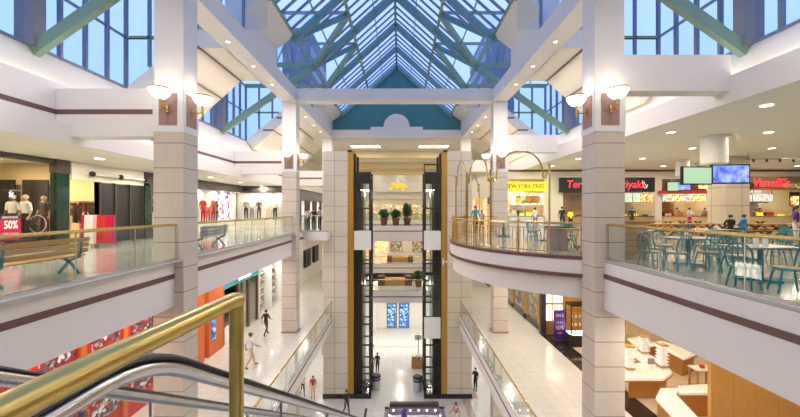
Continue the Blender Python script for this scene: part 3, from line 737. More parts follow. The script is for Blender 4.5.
# ================================================================ escalator
es = thing('escalator', 'escalator descending from the upper landing with black handrails and glass sides', 'escalator', (-1.75,.8,0))
SL = .660
def hr(D):
    if D < 1.25: return .93
    if D < 1.75:
        t = (D-1.25)/.5; return .93 - .5*SL*t*t*.5
    return .93-.5*SL*.5-(D-1.75)*SL
def base(D): return hr(D)-.93
for X, nm in ((-1.13,'near'),(-2.37,'far')):
    Ds = [-.9,-.5,0,.4,.8,1.1,1.25,1.35,1.45,1.55,1.65,1.75,2.2,3,4.5,6,8,9.6]
    P = [(X,D,hr(D)) for D in Ds]
    zE = MID+.95
    P = P[:-1]+[(X,9.6,hr(9.6)),(X,10.2,zE+.12),(X,10.9,zE),(X,11.3,zE)]
    P = [(X,-1.0,.75)]+P
    MB().tube(P,.016,10,sx=2.4).build('handrail','rubber',es,smooth=True,label='black rubber handrail')
    MB().tube([(p[0],p[1],p[2]-.052) for p in P],.036 if nm=='near' else .045,10,sx=1.0).build('rail_guide','steel',es,smooth=True)
    gp = MB()
    for i in range(1,len(P)-1):
        a, b_ = P[i], P[i+1]; gp.bar((X,a[1],a[2]-.42),(X,b_[1],b_[2]-.42),.012,.72) if False else gp.quad([(X,a[1],a[2]-.09),(X,b_[1],b_[2]-.09),(X,b_[1],b_[2]-.85),(X,a[1],a[2]-.85)])
    gp.build('glass_panel','glass_rail',es)
    sg = -1 if nm=='near' else 1
    dk = MB()
    for i in range(1,len(P)-1):
        a, b_ = P[i], P[i+1]
        dk.bar((X+.05*-sg,a[1],a[2]-.93),(X+.05*-sg,b_[1],b_[2]-.93),.32,.16)
    dk.build('deck','steel',es)
    tr = MB()
    for i in range(1,len(P)-1):
        a, b_ = P[i], P[i+1]
        tr.quad([(X-.2*sg,a[1],a[2]-.9),(X-.2*sg,b_[1],b_[2]-.9),(X-.2*sg,b_[1],b_[2]-1.9),(X-.2*sg,a[1],a[2]-1.9)])
    tr.build('side_cladding','white',es)
    # seams of the glass
    for D in (1.2,3.2,5.2,7.2,9.2):
        MB().bar((X,D,hr(D)-.1),(X,D,hr(D)-.85),.02,.012,up=(0,1,0)).build('glass_joint','steel_dark',es)
un = MB()
for a, b_ in (((0.5),(1.25)),((1.75),(9.6))): un.quad([(-.93,a,base(a)-.95),(-2.57,a,base(a)-.95),(-2.57,b_,base(b_)-.95),(-.93,b_,base(b_)-.95)])
un.build('underside','white',es)
MB().box(-2.25,-1.25,-.6,1.3,.0,.015).build('landing_plate','steel',es)
nst = 21
for i in range(nst):
    D = 1.3+i*.40; z = base(1.3)-.02 - (i+.6)*.40*SL
    st = MB().box(-2.24,-1.26,D,D+.42,z-.27,z); ob = st.build('step','steel_dark',es)
    MB().box(-2.24,-1.26,D,D+.03,z,z+.004).build('nosing','yellow',ob)
# brass guard pipe with upright
gp = thing('guard_rail', 'thick brass guard pipe with an upright post in the foreground', 'railing', (-.8,.5,0))
MB().tube([(-.86,-1.2,1.14),(-.80,.9,1.138),(-.755,1.52,1.135),(-.752,1.555,1.125)],.036,16).build('pipe','brass_old',gp,smooth=True)
MB().tube([(-.752,1.55,-.55),(-.752,1.55,1.135)],.031,16).ball((-.752,1.555,1.13),.036).build('upright','brass_old',gp,smooth=True)
MB().tube([(-.86,-1.0,0),(-.86,-1.0,1.13)],.031,16).build('upright','brass_old',gp,smooth=True)
S('trim_100','steel',(-.80,-.70,.6,1.62,-.6,-.02))
# ================================================================ shops, upper left
XL = -13.3
# shop 1: display window with the sale sign
t = thing('storefront', 'clothes shop window with white shirt mannequins and wheel at far left', 'storefront', (XL,8,0))
MB().box(XL-.2,XL,-4,12.95,3.3,3.48).build('header','dark',t)
MB().box(XL-.03,XL-.01,-3.9,12.95,.1,3.2).build('window_glass','glass_shop',t)
MB().box(XL-.2,XL,-4,13.0,0,.12).build('sill','kerb',t)
for D in (4,8.2): MB().box(XL-.06,XL,D,D+.06,.1,3.2).build('mullion','steel_dark',t)
S('wall_shop_1','shop_wall',(-18.6,-18.4,-4,14.2,0,3.48)); 
S('wall_shop_2','shop_wall',(-18.6,XL-.7,14.2,14.3,0,3.48))
for x,y in ((-15.6,10.5),(-15.2,12.6),(-16.5,15.5),(-15,16.3),(-18,17)): lamp('AREA',(x,y,3.4),55,(1,.78,.5),.5)
for i, (x0,x1,D) in enumerate(((-17.3,-15.8,13.8),(-15.5,-14.45,13.82))):
    o = thing('backdrop_screen', ['wide','narrow'][i]+' black display backdrop behind the shirt mannequins', 'panel', ((x0+x1)/2,D,0))
    MB().box(x0,x1,D,D+.06,0,2.75).build('board','black',o); MB().box(x0-.05,x1+.05,D-.1,D+.16,0,.1).build('foot','dark',o)
t = thing('pilaster', 'dark green marble pilaster at the edge of the shirt shop window', 'pilaster', (XL,13.3,0))
MB().box(XL-.22,XL+.04,13.02,13.52,0,2.95).build('shaft','marble_green',t); MB().box(XL-.24,XL+.06,13.0,13.54,2.95,3.48).build('cap','dark',t)
# sale sign
t = thing('sale_sign', 'red sale sign reading 50% in the window at far left', 'sign', (XL+.05,11.3,.45))
MB().box(XL+.02,XL+.05,11.12,11.78,.50,1.33).build('board','magenta',t)
MB().box(XL+.05,XL+.055,11.12,11.78,1.20,1.33).build('band','dark',t)
text('ADDITIONAL',.10,'signwhite','lettering',t,(XL+.06,11.45,1.265),(PI/2,0,PI/2),.002,sx=.8)
text('50%',.38,'signwhite','lettering',t,(XL+.06,11.47,1.0),(PI/2,0,PI/2),.003,sx=.66,bold=.008)
text('OFF SALE',.12,'signwhite','lettering',t,(XL+.06,11.45,.70),(PI/2,0,PI/2),.002)
mat('lightpink',(.8,.45,.5),.5)
# bicycle wheel
t = thing('bicycle_wheel', 'thin white bicycle wheel standing beside the shirt mannequins', 'wheel', (-13.88,12.9,0))
cx = PX(37.5,12.9); cz = PZ(224,12.9)
MB().tube([(cx+.33*math.cos(k*PI/18),12.9,cz+.33*math.sin(k*PI/18)) for k in range(36)],.014,6,closed=True).build('rim','white',t,smooth=True)
sp = MB()
for k in range(12): sp.tube([(cx,12.9,cz),(cx+.32*math.cos(k*PI/6),12.9,cz+.32*math.sin(k*PI/6))],.003,4)
sp.build('spokes','steel',t); MB().box(cx-.12,cx+.12,12.8,13.0,0,cz-.34).build('stand','black',t)
for k, (px, sh, pp) in enumerate(((12.5,'white','clothes_dark'),(25.5,'white','black'),(44,'clothes_dark','clothes_dark'))):
    D = 12.5 if k<2 else 13.45
    pl = MB().box(PX(px,D)-.22,PX(px,D)+.22,D-.2,D+.2,0,.4); pl = pl.build('plinth','black'); tag(pl, f'black plinth under the {ORD[k]} mannequin from the left in the shirt window', 'plinth', 'window plinths')
    f_ = figure('mannequin', ['dark faced mannequin in a white T-shirt leftmost in the shirt window','bald tan mannequin in a white T-shirt and black trousers','dark dressed mannequin behind the wheel in the shirt window'][k], 'mannequin', (PX(px,D),D,.4), .1*(-1)**k, 'stand', 1.72, sh, pp, 'white' if k==0 else 'shop_wall', 'skin_dark' if k==0 else 'skin', group='mannequins in the shirt window')
# shop 2: open entrance with clothes racks
S('wall_shop_3','warmlit',(-20.2,-20,13.5,17.6,0,3.48)); S('wall_shop_4','shop_wall',(-20,XL-.32,17.5,17.6,0,3.48))
t = thing('storefront', 'open clothes shop front with brown bar sign and dark glass doors', 'storefront', (XL,15.5,0))
MB().box(XL-.2,XL,13.65,17.5,2.75,3.47).build('header','cream',t)
MB().box(XL-.25,XL-.05,14.95,17.45,0,2.72).build('dark_glass_wall','black',t)
for D in (14.95,15.75,16.6,17.4): MB().box(XL-.28,XL-.0,D,D+.07,0,2.75).build('mullion','dark',t)
MB().box(XL-.25,XL+.06,17.5,17.9,0,2.75).build('pier','marble_green',t)
t = thing('sign_bar', 'pale tube sign bar with three dark knobs above the shop entrance', 'sign', (XL+.3,16,3.0))
MB().tube([(XL+.28,14.2,3.03),(XL+.28,17.3,3.03)],.05,8).build('bar','white',t,smooth=True)
for D in (14.25,15.7,17.25): MB().ball((XL+.3,D,3.03),.12).build('knob','black',t,smooth=True)
t = thing('dress_rack', 'round rack of red, white and pink dresses at the shop entrance', 'clothes rack', (-13.6,14.2,0))
Dk = 13.95; x0, x1 = PX(83,Dk), PX(114,Dk)
MB().tube([(x0,Dk,1.28),(x1,Dk,1.28)],.02).tube([(x0,Dk,0),(x0,Dk,1.28)],.02).tube([(x1,Dk,0),(x1,Dk,1.28)],.02).build('rail','steel_dark',t)
for i in range(10):
    x = x0+(x1-x0)*(i+.5)/10; m = ['magenta','white','white','white','lightpink','red','red','red','magenta','magenta'][i]
    MB().prism([(x-.045,1.3),(x+.045,1.3),(x+.08,.12),(x-.075,.12)],'y',Dk-.10,Dk+.10).build('dress',m,t)
for i, (px, D) in enumerate(((70,16),(80,16.5),(92,15.6),(76,18),(104,19))):
    t = thing('clothes_rack', f'dark clothes rack inside the second shop, {ORD[i]} from the left', 'clothes rack', (PX(px,D),D,0), 'racks inside the second shop')
    MB().tube([(PX(px,D)-.5,D,1.9),(PX(px,D)+.5,D,1.9)],.02).tube([(PX(px,D),D,0),(PX(px,D),D,1.9)],.02).build('frame','steel_dark',t)
    for k in range(8): x = PX(px,D)-.45+k*.12; MB().prism([(x-.045,1.85),(x+.045,1.85),(x+.055,.9),(x-.055,.9)],'y',D-.22,D+.22).build('garment',['clothes','clothes_dark'][(k+i)%2],t)
t = thing('storefront', 'narrow dark storefront just left of the front left column', 'storefront', (XL,19,0))
MB().box(XL-.3,XL,17.91,20.35,0,2.9).box(XL-.2,XL+.02,17.5,20.35,2.9,3.47).build('dark_glass_wall','dark',t)
MB().box(XL-.02,XL+.01,18.1,18.9,.2,2.2).build('poster','clothes',t)
# shop 3: white display window wall with mannequins, corner at D=28.4
t = thing('storefront', 'long white fashion display window with a brown header behind the middle columns', 'storefront', (XL,25,0))
MB().box(XL-.25,XL+.05,20.4,28.4,2.95,3.48).box(XL-.25,-9.5,28.35,28.6,2.95,3.48).build('header','dark',t)
MB().box(XL-.9,XL-.8,20.4,29,.3,2.95).box(XL-.8,-9.9,29.2,29.3,.3,2.95).build('backdrop','shop_white',t)
MB().box(XL-.9,XL,20.4,28.4,0,.6).box(XL,-9.5,28.35,29.3,0,.6).build('sill','cream',t)
MB().box(XL-.02,XL,20.5,28.4,.32,2.95).box(XL,-9.7,28.38,28.4,.32,2.95).build('window_glass','glass_shop',t)
MB().box(-9.9,-9.5,28.3,32,0,3.48).build('end_pier','dark',t)
MB().box(XL+.01,XL+.03,24.6,26.4,.7,2.9).build('poster','poster_girl',t)
S('wall_shop_5','shop_wall',(-20,XL-.9,20.3,20.4,0,3.48))
for D in (21.5,23.5,25.5,27.5): lamp('AREA',(XL-.45,D,2.93),12,(1,.93,.85),.5)
for x in (-12.7,-11.6,-10.5): lamp('AREA',(x,28.8,2.93),14,(1,.93,.85),.5)
cl = [('red','magenta'),('white','red'),('red','red'),('clothes_dark','black'),('white','clothes_dark')]
for k, px in enumerate((203,208,213,218,223)):
    # along the side window: x = XL-.4
    X = XL-.42; D = F*X/(px-400)
    figure('mannequin', f'headless mannequin in {["a red top","a white top and red skirt","a red dress","dark clothes","a white top"][k]}, {ORD[k]} in the side window', 'mannequin', (X,D,.6), PI/2*.8, 'stand', 1.85, cl[k][0], cl[k][1], headless=True, group='mannequins in the white display window')
for k, (px, a, b_, lab) in enumerate(((246,'grey','black','a grey top, left in the corner window'),(252,'white','grey','a white top with a scarf in the corner window'),(259,'clothes_dark','clothes_dark','dark patterned clothes in the corner window'),(268,'white','shop_wall','a white top and tan trousers, right in the corner window'),(275,'cream','black','a cream top, rightmost in the corner window'))):
    D = 28.85
    figure('mannequin', f'headless mannequin in {lab}', 'mannequin', (PX(px,D),D,.6), .1*((-1)**k), 'stand', 1.85, a, b_, headless=True, arms='hip' if k%2 else None, group='mannequins in the corner display window')
# shop along the far left gallery
t = thing('storefront', 'far left gallery shop with dark frames and lit windows behind the standing shoppers', 'storefront', (-9.6,38,0))
MB().box(-9.9,-9.5,32,61.9,2.4,3.47).build('header','dark',t)
MB().box(-10.4,-10.3,32,61.9,0,2.4).build('lit_interior','menu_white',t)
for D in (32,34.2,35.2,37.2,38,40.5,43,46,50,54,58): MB().box(-9.7,-9.5,D,D+.5,0,2.4).build('pilaster','dark',t)
text('Bath', .5, 'signwhite','lettering',t,(-9.49,33.4,2.85),(PI/2,0,PI/2),.01) if False else None
for i in range(6):
    lamp('AREA',(-7.9,34+4.6*i,3.44),60,(1,.9,.75),.4)
# ================================================================ right upper: food court back wall
DB = 27.0; kb = F/DB
def bx_(px0,px1,py0,py1,D,th=.06): return (PX(px0,D),PX(px1,D),D,D+th,PZ(py1,D),PZ(py0,D))
S('wall_foodcourt','cream',(8.2,38,DB+.02,DB+.12,3.95,4.69), (PX(545,DB),PX(563,DB),DB,DB+.3,0,4.0), (PX(655,DB),PX(662,DB),DB,DB+.3,0,4.0),(8.0,8.6,DB,DB+.3,0,4.0))
S('trim_101','dark_wood',(8.2,38,DB-.06,DB+.02,4.55,4.69-.0))
S('wall_kitchen','shop_wall',(8.2,38,DB+4,DB+4.1,0,4.69))
for i, px in enumerate((562,657,728)): S(f'wall_partition_{i+1}','shop_wall',(PX(px,DB),PX(px,DB)+.2,DB+.3,DB+4,0,4.6))
def counter(label, px0, px1, m='steel', front='white'):
    t = thing('food_counter', label, 'counter', (PX((px0+px1)/2,DB),DB,0))
    MB().box(PX(px0,DB),PX(px1,DB),DB-.1,DB+.6,0,.95).build('front_panel',front,t); MB().box(PX(px0,DB)-.05,PX(px1,DB)+.05,DB-.15,DB+.65,.95,1.0).build('worktop',m,t)
    MB().box(PX(px0,DB),PX(px1,DB),DB+.0,DB+.02,1.0,1.45).build('sneeze_guard','glass_shop',t)
    return t
counter('pale fries counter with steel top under yellow sign', 509,543)
counter('dark grill counter under the red neon sign', 566,653,'dark_wood','plank')
counter('red and wood counter under the orange menu boards', 663,714,'red','shop_wall')
counter('pizza counter with cream front under pink neon sign', 734,815,'steel','shop_wall')
# fries
t = thing('shop_sign', 'yellow sign reading NEW YORK FRIES', 'sign', (PX(526,DB),DB-.3,3.0))
MB().box(*bx_(503,546,181.8,190.8,DB-.35,.25)).build('board','yellow',t)
text('NEW YORK FRIES',.50,'signblack','lettering',t,(PX(524.5,DB-.36),DB-.37,PZ(186.4,DB-.36)),ext=.01,sx=.80,bold=.006)
t = thing('menu_board', 'white menu board with fries pictures under the yellow sign', 'menu board', (PX(526,DB),DB+1,2.2))
MB().box(*bx_(511,544,193,205,DB+1.2)).build('panel','menu_white',t)
MB().box(*bx_(516,540,196,203,DB+1.15)).build('picture_strip','food_pics',t)
# grill (teriyaki)
t = thing('shop_sign', 'black sign with red neon letters reading Teriyaki', 'sign', (PX(610,DB),DB-.3,2.9))
MB().box(*bx_(560,655,177.5,192,DB-.3,.2)).build('board','signblack',t)
text('Teriyaki',.85,'neon','lettering',t,(PX(583,DB-.35),DB-.34,PZ(184.6,DB-.35)),ext=.02,shear=.15,sx=.95)
text('Teriyaki',.85,'neon','lettering',t,(PX(627,DB-.35),DB-.34,PZ(184.6,DB-.35)),ext=.02,shear=.15,sx=.95)
MB().tube([(PX(645+2.6*math.cos(a*.7),DB-.35),DB-.33,PZ(184.5+4*math.sin(a*.9),DB-.35)) for a in range(9)],.035).build('flourish','signwhite',t)
for i,(a,b_) in enumerate(((625,632),(633,640),(641,647),(648,653))):
    t = thing('menu_screen', f'lit green menu screen {["nearest the front right column","second from the column","third from the column","rightmost by the pier"][i]}', 'menu board', (PX(a,DB),DB,2.), 'green menu screens')
    MB().box(*bx_(a,b_,193,202,DB+.5,.05)).build('panel',['menu_green','menu_green','menu_warm','menu_warm'][i],t); MB().box(*bx_(a-.3,b_+.3,192.6,202.4,DB+.55,.05)).build('case','black',t)
t = thing('menu_board', 'yellow wood menu wall left of the front right column', 'menu board', (PX(572,DB),DB+1,1.))
MB().box(*bx_(563,600,193,215,DB+1.5)).build('panel','plank',t); MB().box(*bx_(571,600,195,201,DB+1.4)).build('screen','grey',t)
# orange grill shop
t = thing('shop_sign', 'red header with lettering over the orange menu boards', 'sign', (PX(690,DB),DB-.3,3))
MB().box(*bx_(661,712,190.5,193.3,DB-.4,.3)).build('header','red',t); MB().box(*bx_(661,706,176,191,DB+.1,.1)).build('board','dark_wood',t)
text('CAJUN GRILL',.4,'neon','lettering',t,(PX(698,DB),DB-.1,PZ(186.5,DB)),ext=.02,sx=.6) if False else MB().box(*bx_(699,709,184.5,188.5,DB-.05,.06)).build('lit_letter_strip','menu_warm',t)
for i,(a,b_,m) in enumerate(((663,669.5,'menu_white'),(670,676.5,'menu_warm'),(677,683,'menu_warm'),(683.5,691,'menu_white'),(691.5,698,'menu_warm'),(698.5,706,'menu_warm'))):
    t = thing('menu_board', f'lit orange menu board, {ORD[i]} from the left under the red header', 'menu board', (PX(a,DB),DB,1.9), 'orange menu boards')
    MB().box(*bx_(a,b_,194,201.5,DB+.3,.05)).build('panel',m,t); MB().box(*bx_(a-.2,b_+.2,193.7,201.8,DB+.35,.05)).build('case','black',t)
mat('board_brown',(.32,.22,.12),.6)
# pizza shop
t = thing('shop_sign', 'pink red neon script sign reading Vanellis with vegetable pictures', 'sign', (PX(765,DB),DB-.3,2.9))
MB().box(*bx_(732,815,176.5,190,DB-.1,.1)).build('board','board_brown',t)
for i,(px,r,m) in enumerate(((739,3.6,'red'),(745.5,3.4,'food_pics'),(752,3.6,'leaf'),(757,3.2,'red'),(787,3.8,'food_pics'),(793,3.0,'shop_wall'),(799,3.4,'food_pics'),(806,3.2,'orange'))):
    MB().ball((PX(px,DB-.2),DB-.15,PZ(185.5,DB-.2)),(r/kb,.06,r*.85/kb),12,6).build('vegetable_relief',m,t)
text('Vanelli\u2019s',.92,'neon','lettering',t,(PX(771,DB-.35),DB-.34,PZ(183,DB-.35)),ext=.02,shear=.2,sx=.98,bold=.004)
for i,(a,b_) in enumerate(((735,752),(753.5,773))):
    t = thing('menu_board', f'white lit menu board, {["left","right"][i]} one under the pink script sign', 'menu board', (PX(a,DB),DB,1.9), 'white pizza menu boards')
    MB().box(*bx_(a,b_,193.5,201.5,DB+1.2,.05)).build('panel','menu_white',t); MB().box(*bx_(a-.3,b_+.3,193,202,DB+1.25,.05)).build('case','black',t)
t = thing('menu_screen', 'small yellow and black notice board at the right of the pizza shop', 'menu board', (PX(795,DB),DB,1.5))
MB().box(*bx_(790,800,192,206,DB+.3,.05)).build('panel','black',t); MB().box(*bx_(791,799,196,205,DB+.27,.03)).build('notice','menu_warm',t)
S('trim_102','red',(PX(734,DB),PX(812,DB),DB+3.9,DB+3.98,PZ(205.5,DB+3.9),PZ(204,DB+3.9)))
for px in (515,535,575,590,635,648,672,690,705,742,758,776,795,812):
    lamp('AREA',(PX(px,DB+1),DB+1.6,3.9),36,(1,.88,.68),.4)
# kitchen fittings of the four stalls
ST = [('fries',509,543,'shop_white','steel'),('grill',566,653,'dark','plank'),('orange',664,713,'oak','orange'),('pizza',735,812,'shop_white','steel')]
for nm,a,b_,m1,m2 in ST:
    t = thing('kitchen_backdrop', f'back wall fittings with shelves and hood of the {nm} stall', 'kitchen fittings', (PX((a+b_)/2,DB+3.4),DB+3.4,0))
    A, B = PX(a,DB)+.2, PX(b_,DB)-.1
    MB().box(A,B,DB+3.7,DB+3.95,0,3.6).build('panelling',m1,t)
    MB().box(A+.3,B-.3,DB+2.9,DB+3.7,2.1,2.6).build('extractor_hood','steel',t)
    MB().box(A,B,DB+3.0,DB+3.7,0,.92).build('back_counter','steel',t)
    for z in (1.45,1.85): MB().box(A+.2,B-.2,DB+3.4,DB+3.7,z,z+.04).build('shelf',m2,t)
    n = max(4,int((B-A)/.75))
    for i in range(n):
        x = A+.35+(B-A-.7)*i/(n-1); h = random.choice((.25,.35,.45)); w_ = random.choice((.15,.2,.26))
        o = MB().box(x-w_,x+w_,DB+3.05,DB+3.38,.92,.92+h).box(x-w_*.7,x+w_*.7,DB+3.03,DB+3.05,.97,.92+h*.7)
        o = o.build('kitchen_appliance',random.choice(('steel','black','red','grey','white')),bevel=.01)
        tag(o, f'small kitchen appliance on the back counter of the {nm} stall, {ORD[min(i,17)]} from the left', 'appliance', f'appliances in the {nm} stall')
        w2 = MB().box(x-.16,x+.16,DB+.15,DB+.4,1.0,1.0+random.choice((.12,.2,.3)))
        tag(w2.build('counter_container',random.choice(('white','red','oak','leaf','yellow','steel'))), f'food container on the front counter of the {nm} stall, {ORD[min(i,17)]} from the left', 'container', f'containers on the {nm} counter')
# side shop wall behind tower right
t = thing('storefront', 'orange lit shop front along the far right gallery behind the tower', 'storefront', (8.2,36,0))
MB().box(8.2,8.5,27.4,61.9,2.7,4.69).build('header','cream',t); MB().box(8.8,8.9,27.4,61.9,0,2.7).build('lit_interior','menu_warm',t)
for D in (29,31.5,34,36.5,39,43,48,53): MB().box(8.2,8.4,D,D+.5,0,2.7).build('pilaster','warmlit',t)
MB().box(8.1,8.2,30.2,31.2,2.0,2.6).build('blue_sign','purple',t)
# hanging screens
def tv(label, x, y, z, wd, ht, rz, m):
    t = local('television', label, 'screen', 'hanging food court screens')
    MB().box(-wd/2,wd/2,0,.12,-ht/2,ht/2).build('casing','black',t,bevel=.01); MB().box(-wd/2+.05,wd/2-.05,-.006,0,-ht/2+.05,ht/2-.05).build('display',m,t)
    MB().tube([(0,.06,ht/2),(0,.06,ht/2+ .12)],.04).build('mount','grey',t)
    t.location = (x,y,z); t.rotation_euler = (0,0,rz); return t
m = bpy.data.materials.new('screen_sky'); m.use_nodes = True; MATS['screen_sky'] = m
nn = m.node_tree; b0 = nn.nodes['Principled BSDF']; t_ = nn.nodes.new('ShaderNodeTexCoord'); z_ = nn.nodes.new('ShaderNodeTexNoise'); z_.inputs['Scale'].default_value = 3
r_ = nn.nodes.new('ShaderNodeValToRGB'); r_.color_ramp.elements[0].color = (.03,.06,.45,1); r_.color_ramp.elements[0].position = .35; r_.color_ramp.elements[1].color = (.30,.42,.85,1); r_.color_ramp.elements[1].position = .65
nn.links.new(t_.outputs['Object'], z_.inputs['Vector']); nn.links.new(z_.outputs['Fac'], r_.inputs[0]); nn.links.new(r_.outputs[0], b0.inputs['Emission Color']); b0.inputs['Emission Strength'].default_value = 1.
b0.inputs['Base Color'].default_value = (.02,.02,.03,1)
Dt = 13.6
tv('hanging screen showing a pale green page, left of the near pair', PX(697.5,Dt), Dt, PZ(175.5,Dt), 1.28, .74, .06, 'screen_green')
tv('hanging screen showing a blue cloudy picture, right of the near pair', PX(731,Dt), Dt, PZ(174,Dt), 1.45, .78, -.08, 'screen_sky')
Dt = 20.5
tv('small far screen showing pale green, left of the distant pair', PX(673,Dt), Dt, PZ(186.5,Dt), .78, .62, .05, 'screen_green')
tv('small far screen showing blue, right of the distant pair', PX(684.5,Dt), Dt, PZ(185.5,Dt), .78, .62, -.05, 'screen_sky')
gl = MB()
# low plank wall beside column
t = thing('plank_screen', 'low wooden plank wall right of the front right column', 'wall panel', (7.2,10.5,0))
MB().box(6.66,7.72,10.48,10.56,0,1.14).build('panel','plank',t); MB().box(6.66,7.76,10.44,10.6,1.14,1.19).build('cap_rail','oak',t)
for i in range(6): MB().box(6.66,7.73,10.47,10.48,.19*i,.19*i+.012).build('groove','dark_wood',t)
# picnic style booths
def booth():
    t = local('booth_table', 'brown wooden picnic table with crossed legs', 'table', 'wooden picnic tables')
    MB().box(-.72,.72,-.35,.35,.72,.77).build('tabletop','oak',t,bevel=.01)
    for s in (-1,1):
        MB().box(-.72,.72,s*.75-.13,s*.75+.13,.43,.47).build('bench_seat','oak',t)
        q = MB(); q.bar((s*.55,-.7,0),(s*.55,.25,.72),.06,.09).bar((s*.55,.7,0),(s*.55,-.25,.72),.06,.09).bar((s*.55,-.8,.4),(s*.55,.8,.4),.05,.08); q.build('trestle','dark_wood',t)
    return t
bt_ = booth()
for i,(px,D) in enumerate(((668,18),(700,18.2),(733,18),(766,17.8),(800,17.6),(660,22.5),(690,23),(752,23))):
    place(bt_, (PX(px,D),D,0), 0, f'brown wooden picnic table with crossed legs, {ORD[i if i<5 else i-5]} from the left in the {"near" if i<5 else "far"} row', group='wooden picnic tables')
# cafe chairs and tables
def chair():
    t = local('cafe_chair', 'teal metal bow-back cafe chair', 'chair', 'teal bow-back cafe chairs')
    MB().lathe([(.19,.44),(.21,.45),(.21,.47),(.19,.475)],(0,0,0),18).build('seat','seat_tan',t,smooth=True)
    MB().tube([(.20*math.cos(a*PI/9),.20*math.sin(a*PI/9),.435) for a in range(18)],.018,6,closed=True).build('seat_ring','teal_metal',t,smooth=True)
    for sx in (-1,1):
        for sy in (-1,1):
            MB().tube([(sx*.13,sy*.13,.44),(sx*.16,sy*.17,.25),(sx*.19,sy*.21,0)],.017,6).build('leg','teal_metal',t,smooth=True)
    MB().tube([(-.17,.14,.44),(-.20,.19,.62),(-.19,.21,.76),(-.12,.23,.87),(0,.235,.905),(.12,.23,.87),(.19,.21,.76),(.20,.19,.62),(.17,.14,.44)],.018,6).build('back_hoop','teal_metal',t,smooth=True)
    for x in (-.07,.0,.07): MB().tube([(x*1.1,.17,.45),(x*1.2,.215,.65),(x,.232,.885)],.012,6).build('spindle','teal_metal',t,smooth=True)
    MB().tube([(.17*math.cos(a*PI/8),.18*math.sin(a*PI/8),.22) for a in range(16)],.008,5,closed=True).build('foot_ring','teal_metal',t,smooth=True)
    return t
def table():
    t = local('cafe_table', 'cafe table with a pinkish top on a teal pedestal', 'table', 'teal pedestal cafe tables')
    MB().box(-.58,.58,-.36,.36,.73,.765).build('tabletop','tabletop',t,bevel=.01); MB().box(-.59,.59,-.37,.37,.725,.75).build('edge_band','teal_metal',t)
    MB().tube([(0,0,.03),(0,0,.73)],.05,10).build('pedestal','teal_metal',t,smooth=True)
    for a in range(4): MB().bar((0,0,.04),(.32*math.cos(a*PI/2+PI/4)*1.1,.32*math.sin(a*PI/2+PI/4),.02),.06,.05).build('foot','teal_metal',t)
    return t
ch = chair(); tb = table()
for i,(x,y,l) in enumerate(((8.0,9.35,'front table nearest the plank wall'),(7.7,7.2,'table at the far right edge'),(10.6,10.4,'second row table behind the front one'),(12.9,9.6,'second row table to the right'),(9.0,12.6,'third row table near the plank wall'),(12.2,13.2,'third row table in the middle'),(15.5,12.6,'third row table to the right'))):
    place(tb,(x,y,0),0,f'pinkish cafe table on teal pedestal, {l}')
chs = [(6.5,8.75,PI/2,'leftmost beside the glass railing'),(7.0,8.5,PI+.1,'turned away at the near side of the front table'),(7.8,8.55,-PI/2+.2,'facing left at the right of the front table'),(6.62,6.5,PI/2+.45,'large, near the railing at the right'),(7.2,6.25,-PI/2-.45,'cut by the right picture edge'),(9.0,9.5,-PI/2,'behind the front table to its right'),(7.2,9.5,PI/2,'at left end of the front table'),
 (8.0,10.2,0,'behind the front table'),(7.9,7.95,0,'behind the far right table'),(9.4,10.4,PI/2,'left of the second row table'),(10.6,11.2,0,'behind the second row table'),(11.7,10.4,-PI/2,'right of the second row table'),(10.6,9.6,PI,'in front of the second row table'),(12.9,10.4,0,'behind the right second row table'),(11.9,9.3,PI/2,'left of the right second row table'),
 (8.0,12.6,PI/2,'left of the third row table near the planks'),(9.0,13.4,0,'behind the third row table near the planks'),(11.2,13.2,PI/2,'left of the middle third row table'),(13.2,13.2,-PI/2,'right of the middle third row table'),(12.2,14,0,'behind the middle third row table'),(14.6,12.6,PI/2,'left of the right third row table'),(15.5,13.4,0,'behind the right third row table')]
for x,y,r,l in chs: place(ch,(x,y,0),r,f'teal bow-back cafe chair {l}')
# table and chairs on the balcony
for i,(x,y) in enumerate(((7.4,13.6),(7.2,16.4),(8.8,18.2),(5.6,18.2))):
    place(tb,(x,y,.06 if x<6 else 0),.3,f'cafe table on the balcony side, {ORD[i]} from the front column')
for i,(x,y,r) in enumerate(((6.6,13.3,PI/2),(8.2,13.8,-PI/2),(7.3,14.5,0),(6.4,16.3,PI/2),(8.0,16.6,-PI/2),(7.0,17.3,.1),(8.0,18.1,PI/2),(6.3,12.5,PI))):
    place(ch,(x,y,0),r,f'teal chair on the balcony side, {ORD[i]} from the front right column')
# small things on tables
for i,(x,y) in enumerate(((7.5,7.1),(7.75,7.15),(7.9,9.3))):
    o = MB().lathe([(.04,0),(.045,.13),(.04,.17)],(x,y,.765),12).build('drink_cup','white'); tag(o, ['white paper cup on the far right cafe table, left one','white paper cup on the far right cafe table, right one','white paper cup on the front cafe table'][i], 'cup')
# bin on balcony and waste units
t = thing('waste_bin', 'grey ribbed waste bin behind the balcony balusters', 'bin', (5.75,12.3,.06))
MB().box(5.45,6.0,12.1,12.55,.06,.85).build('body','grey',t,bevel=.02); MB().box(5.42,6.03,12.07,12.58,.85,.92).build('lid','dark',t)
tl = thing('track_light','ceiling track with small spot heads at the far right of the food court','light',(21,19,4.3))
MB().box(19.5,23.5,18.98,19.02,4.35,4.39).build('track','steel_dark',tl)
for i in range(5): MB().tube([(19.9+i*.75,19,4.35),(19.9+i*.75,18.95,4.2)],.05,8).build('spot_head','dark',tl)
for x in (19.6,23.4): MB().tube([(x,19,4.39),(x,19,4.69)],.012,6).build('hanger','steel_dark',tl)
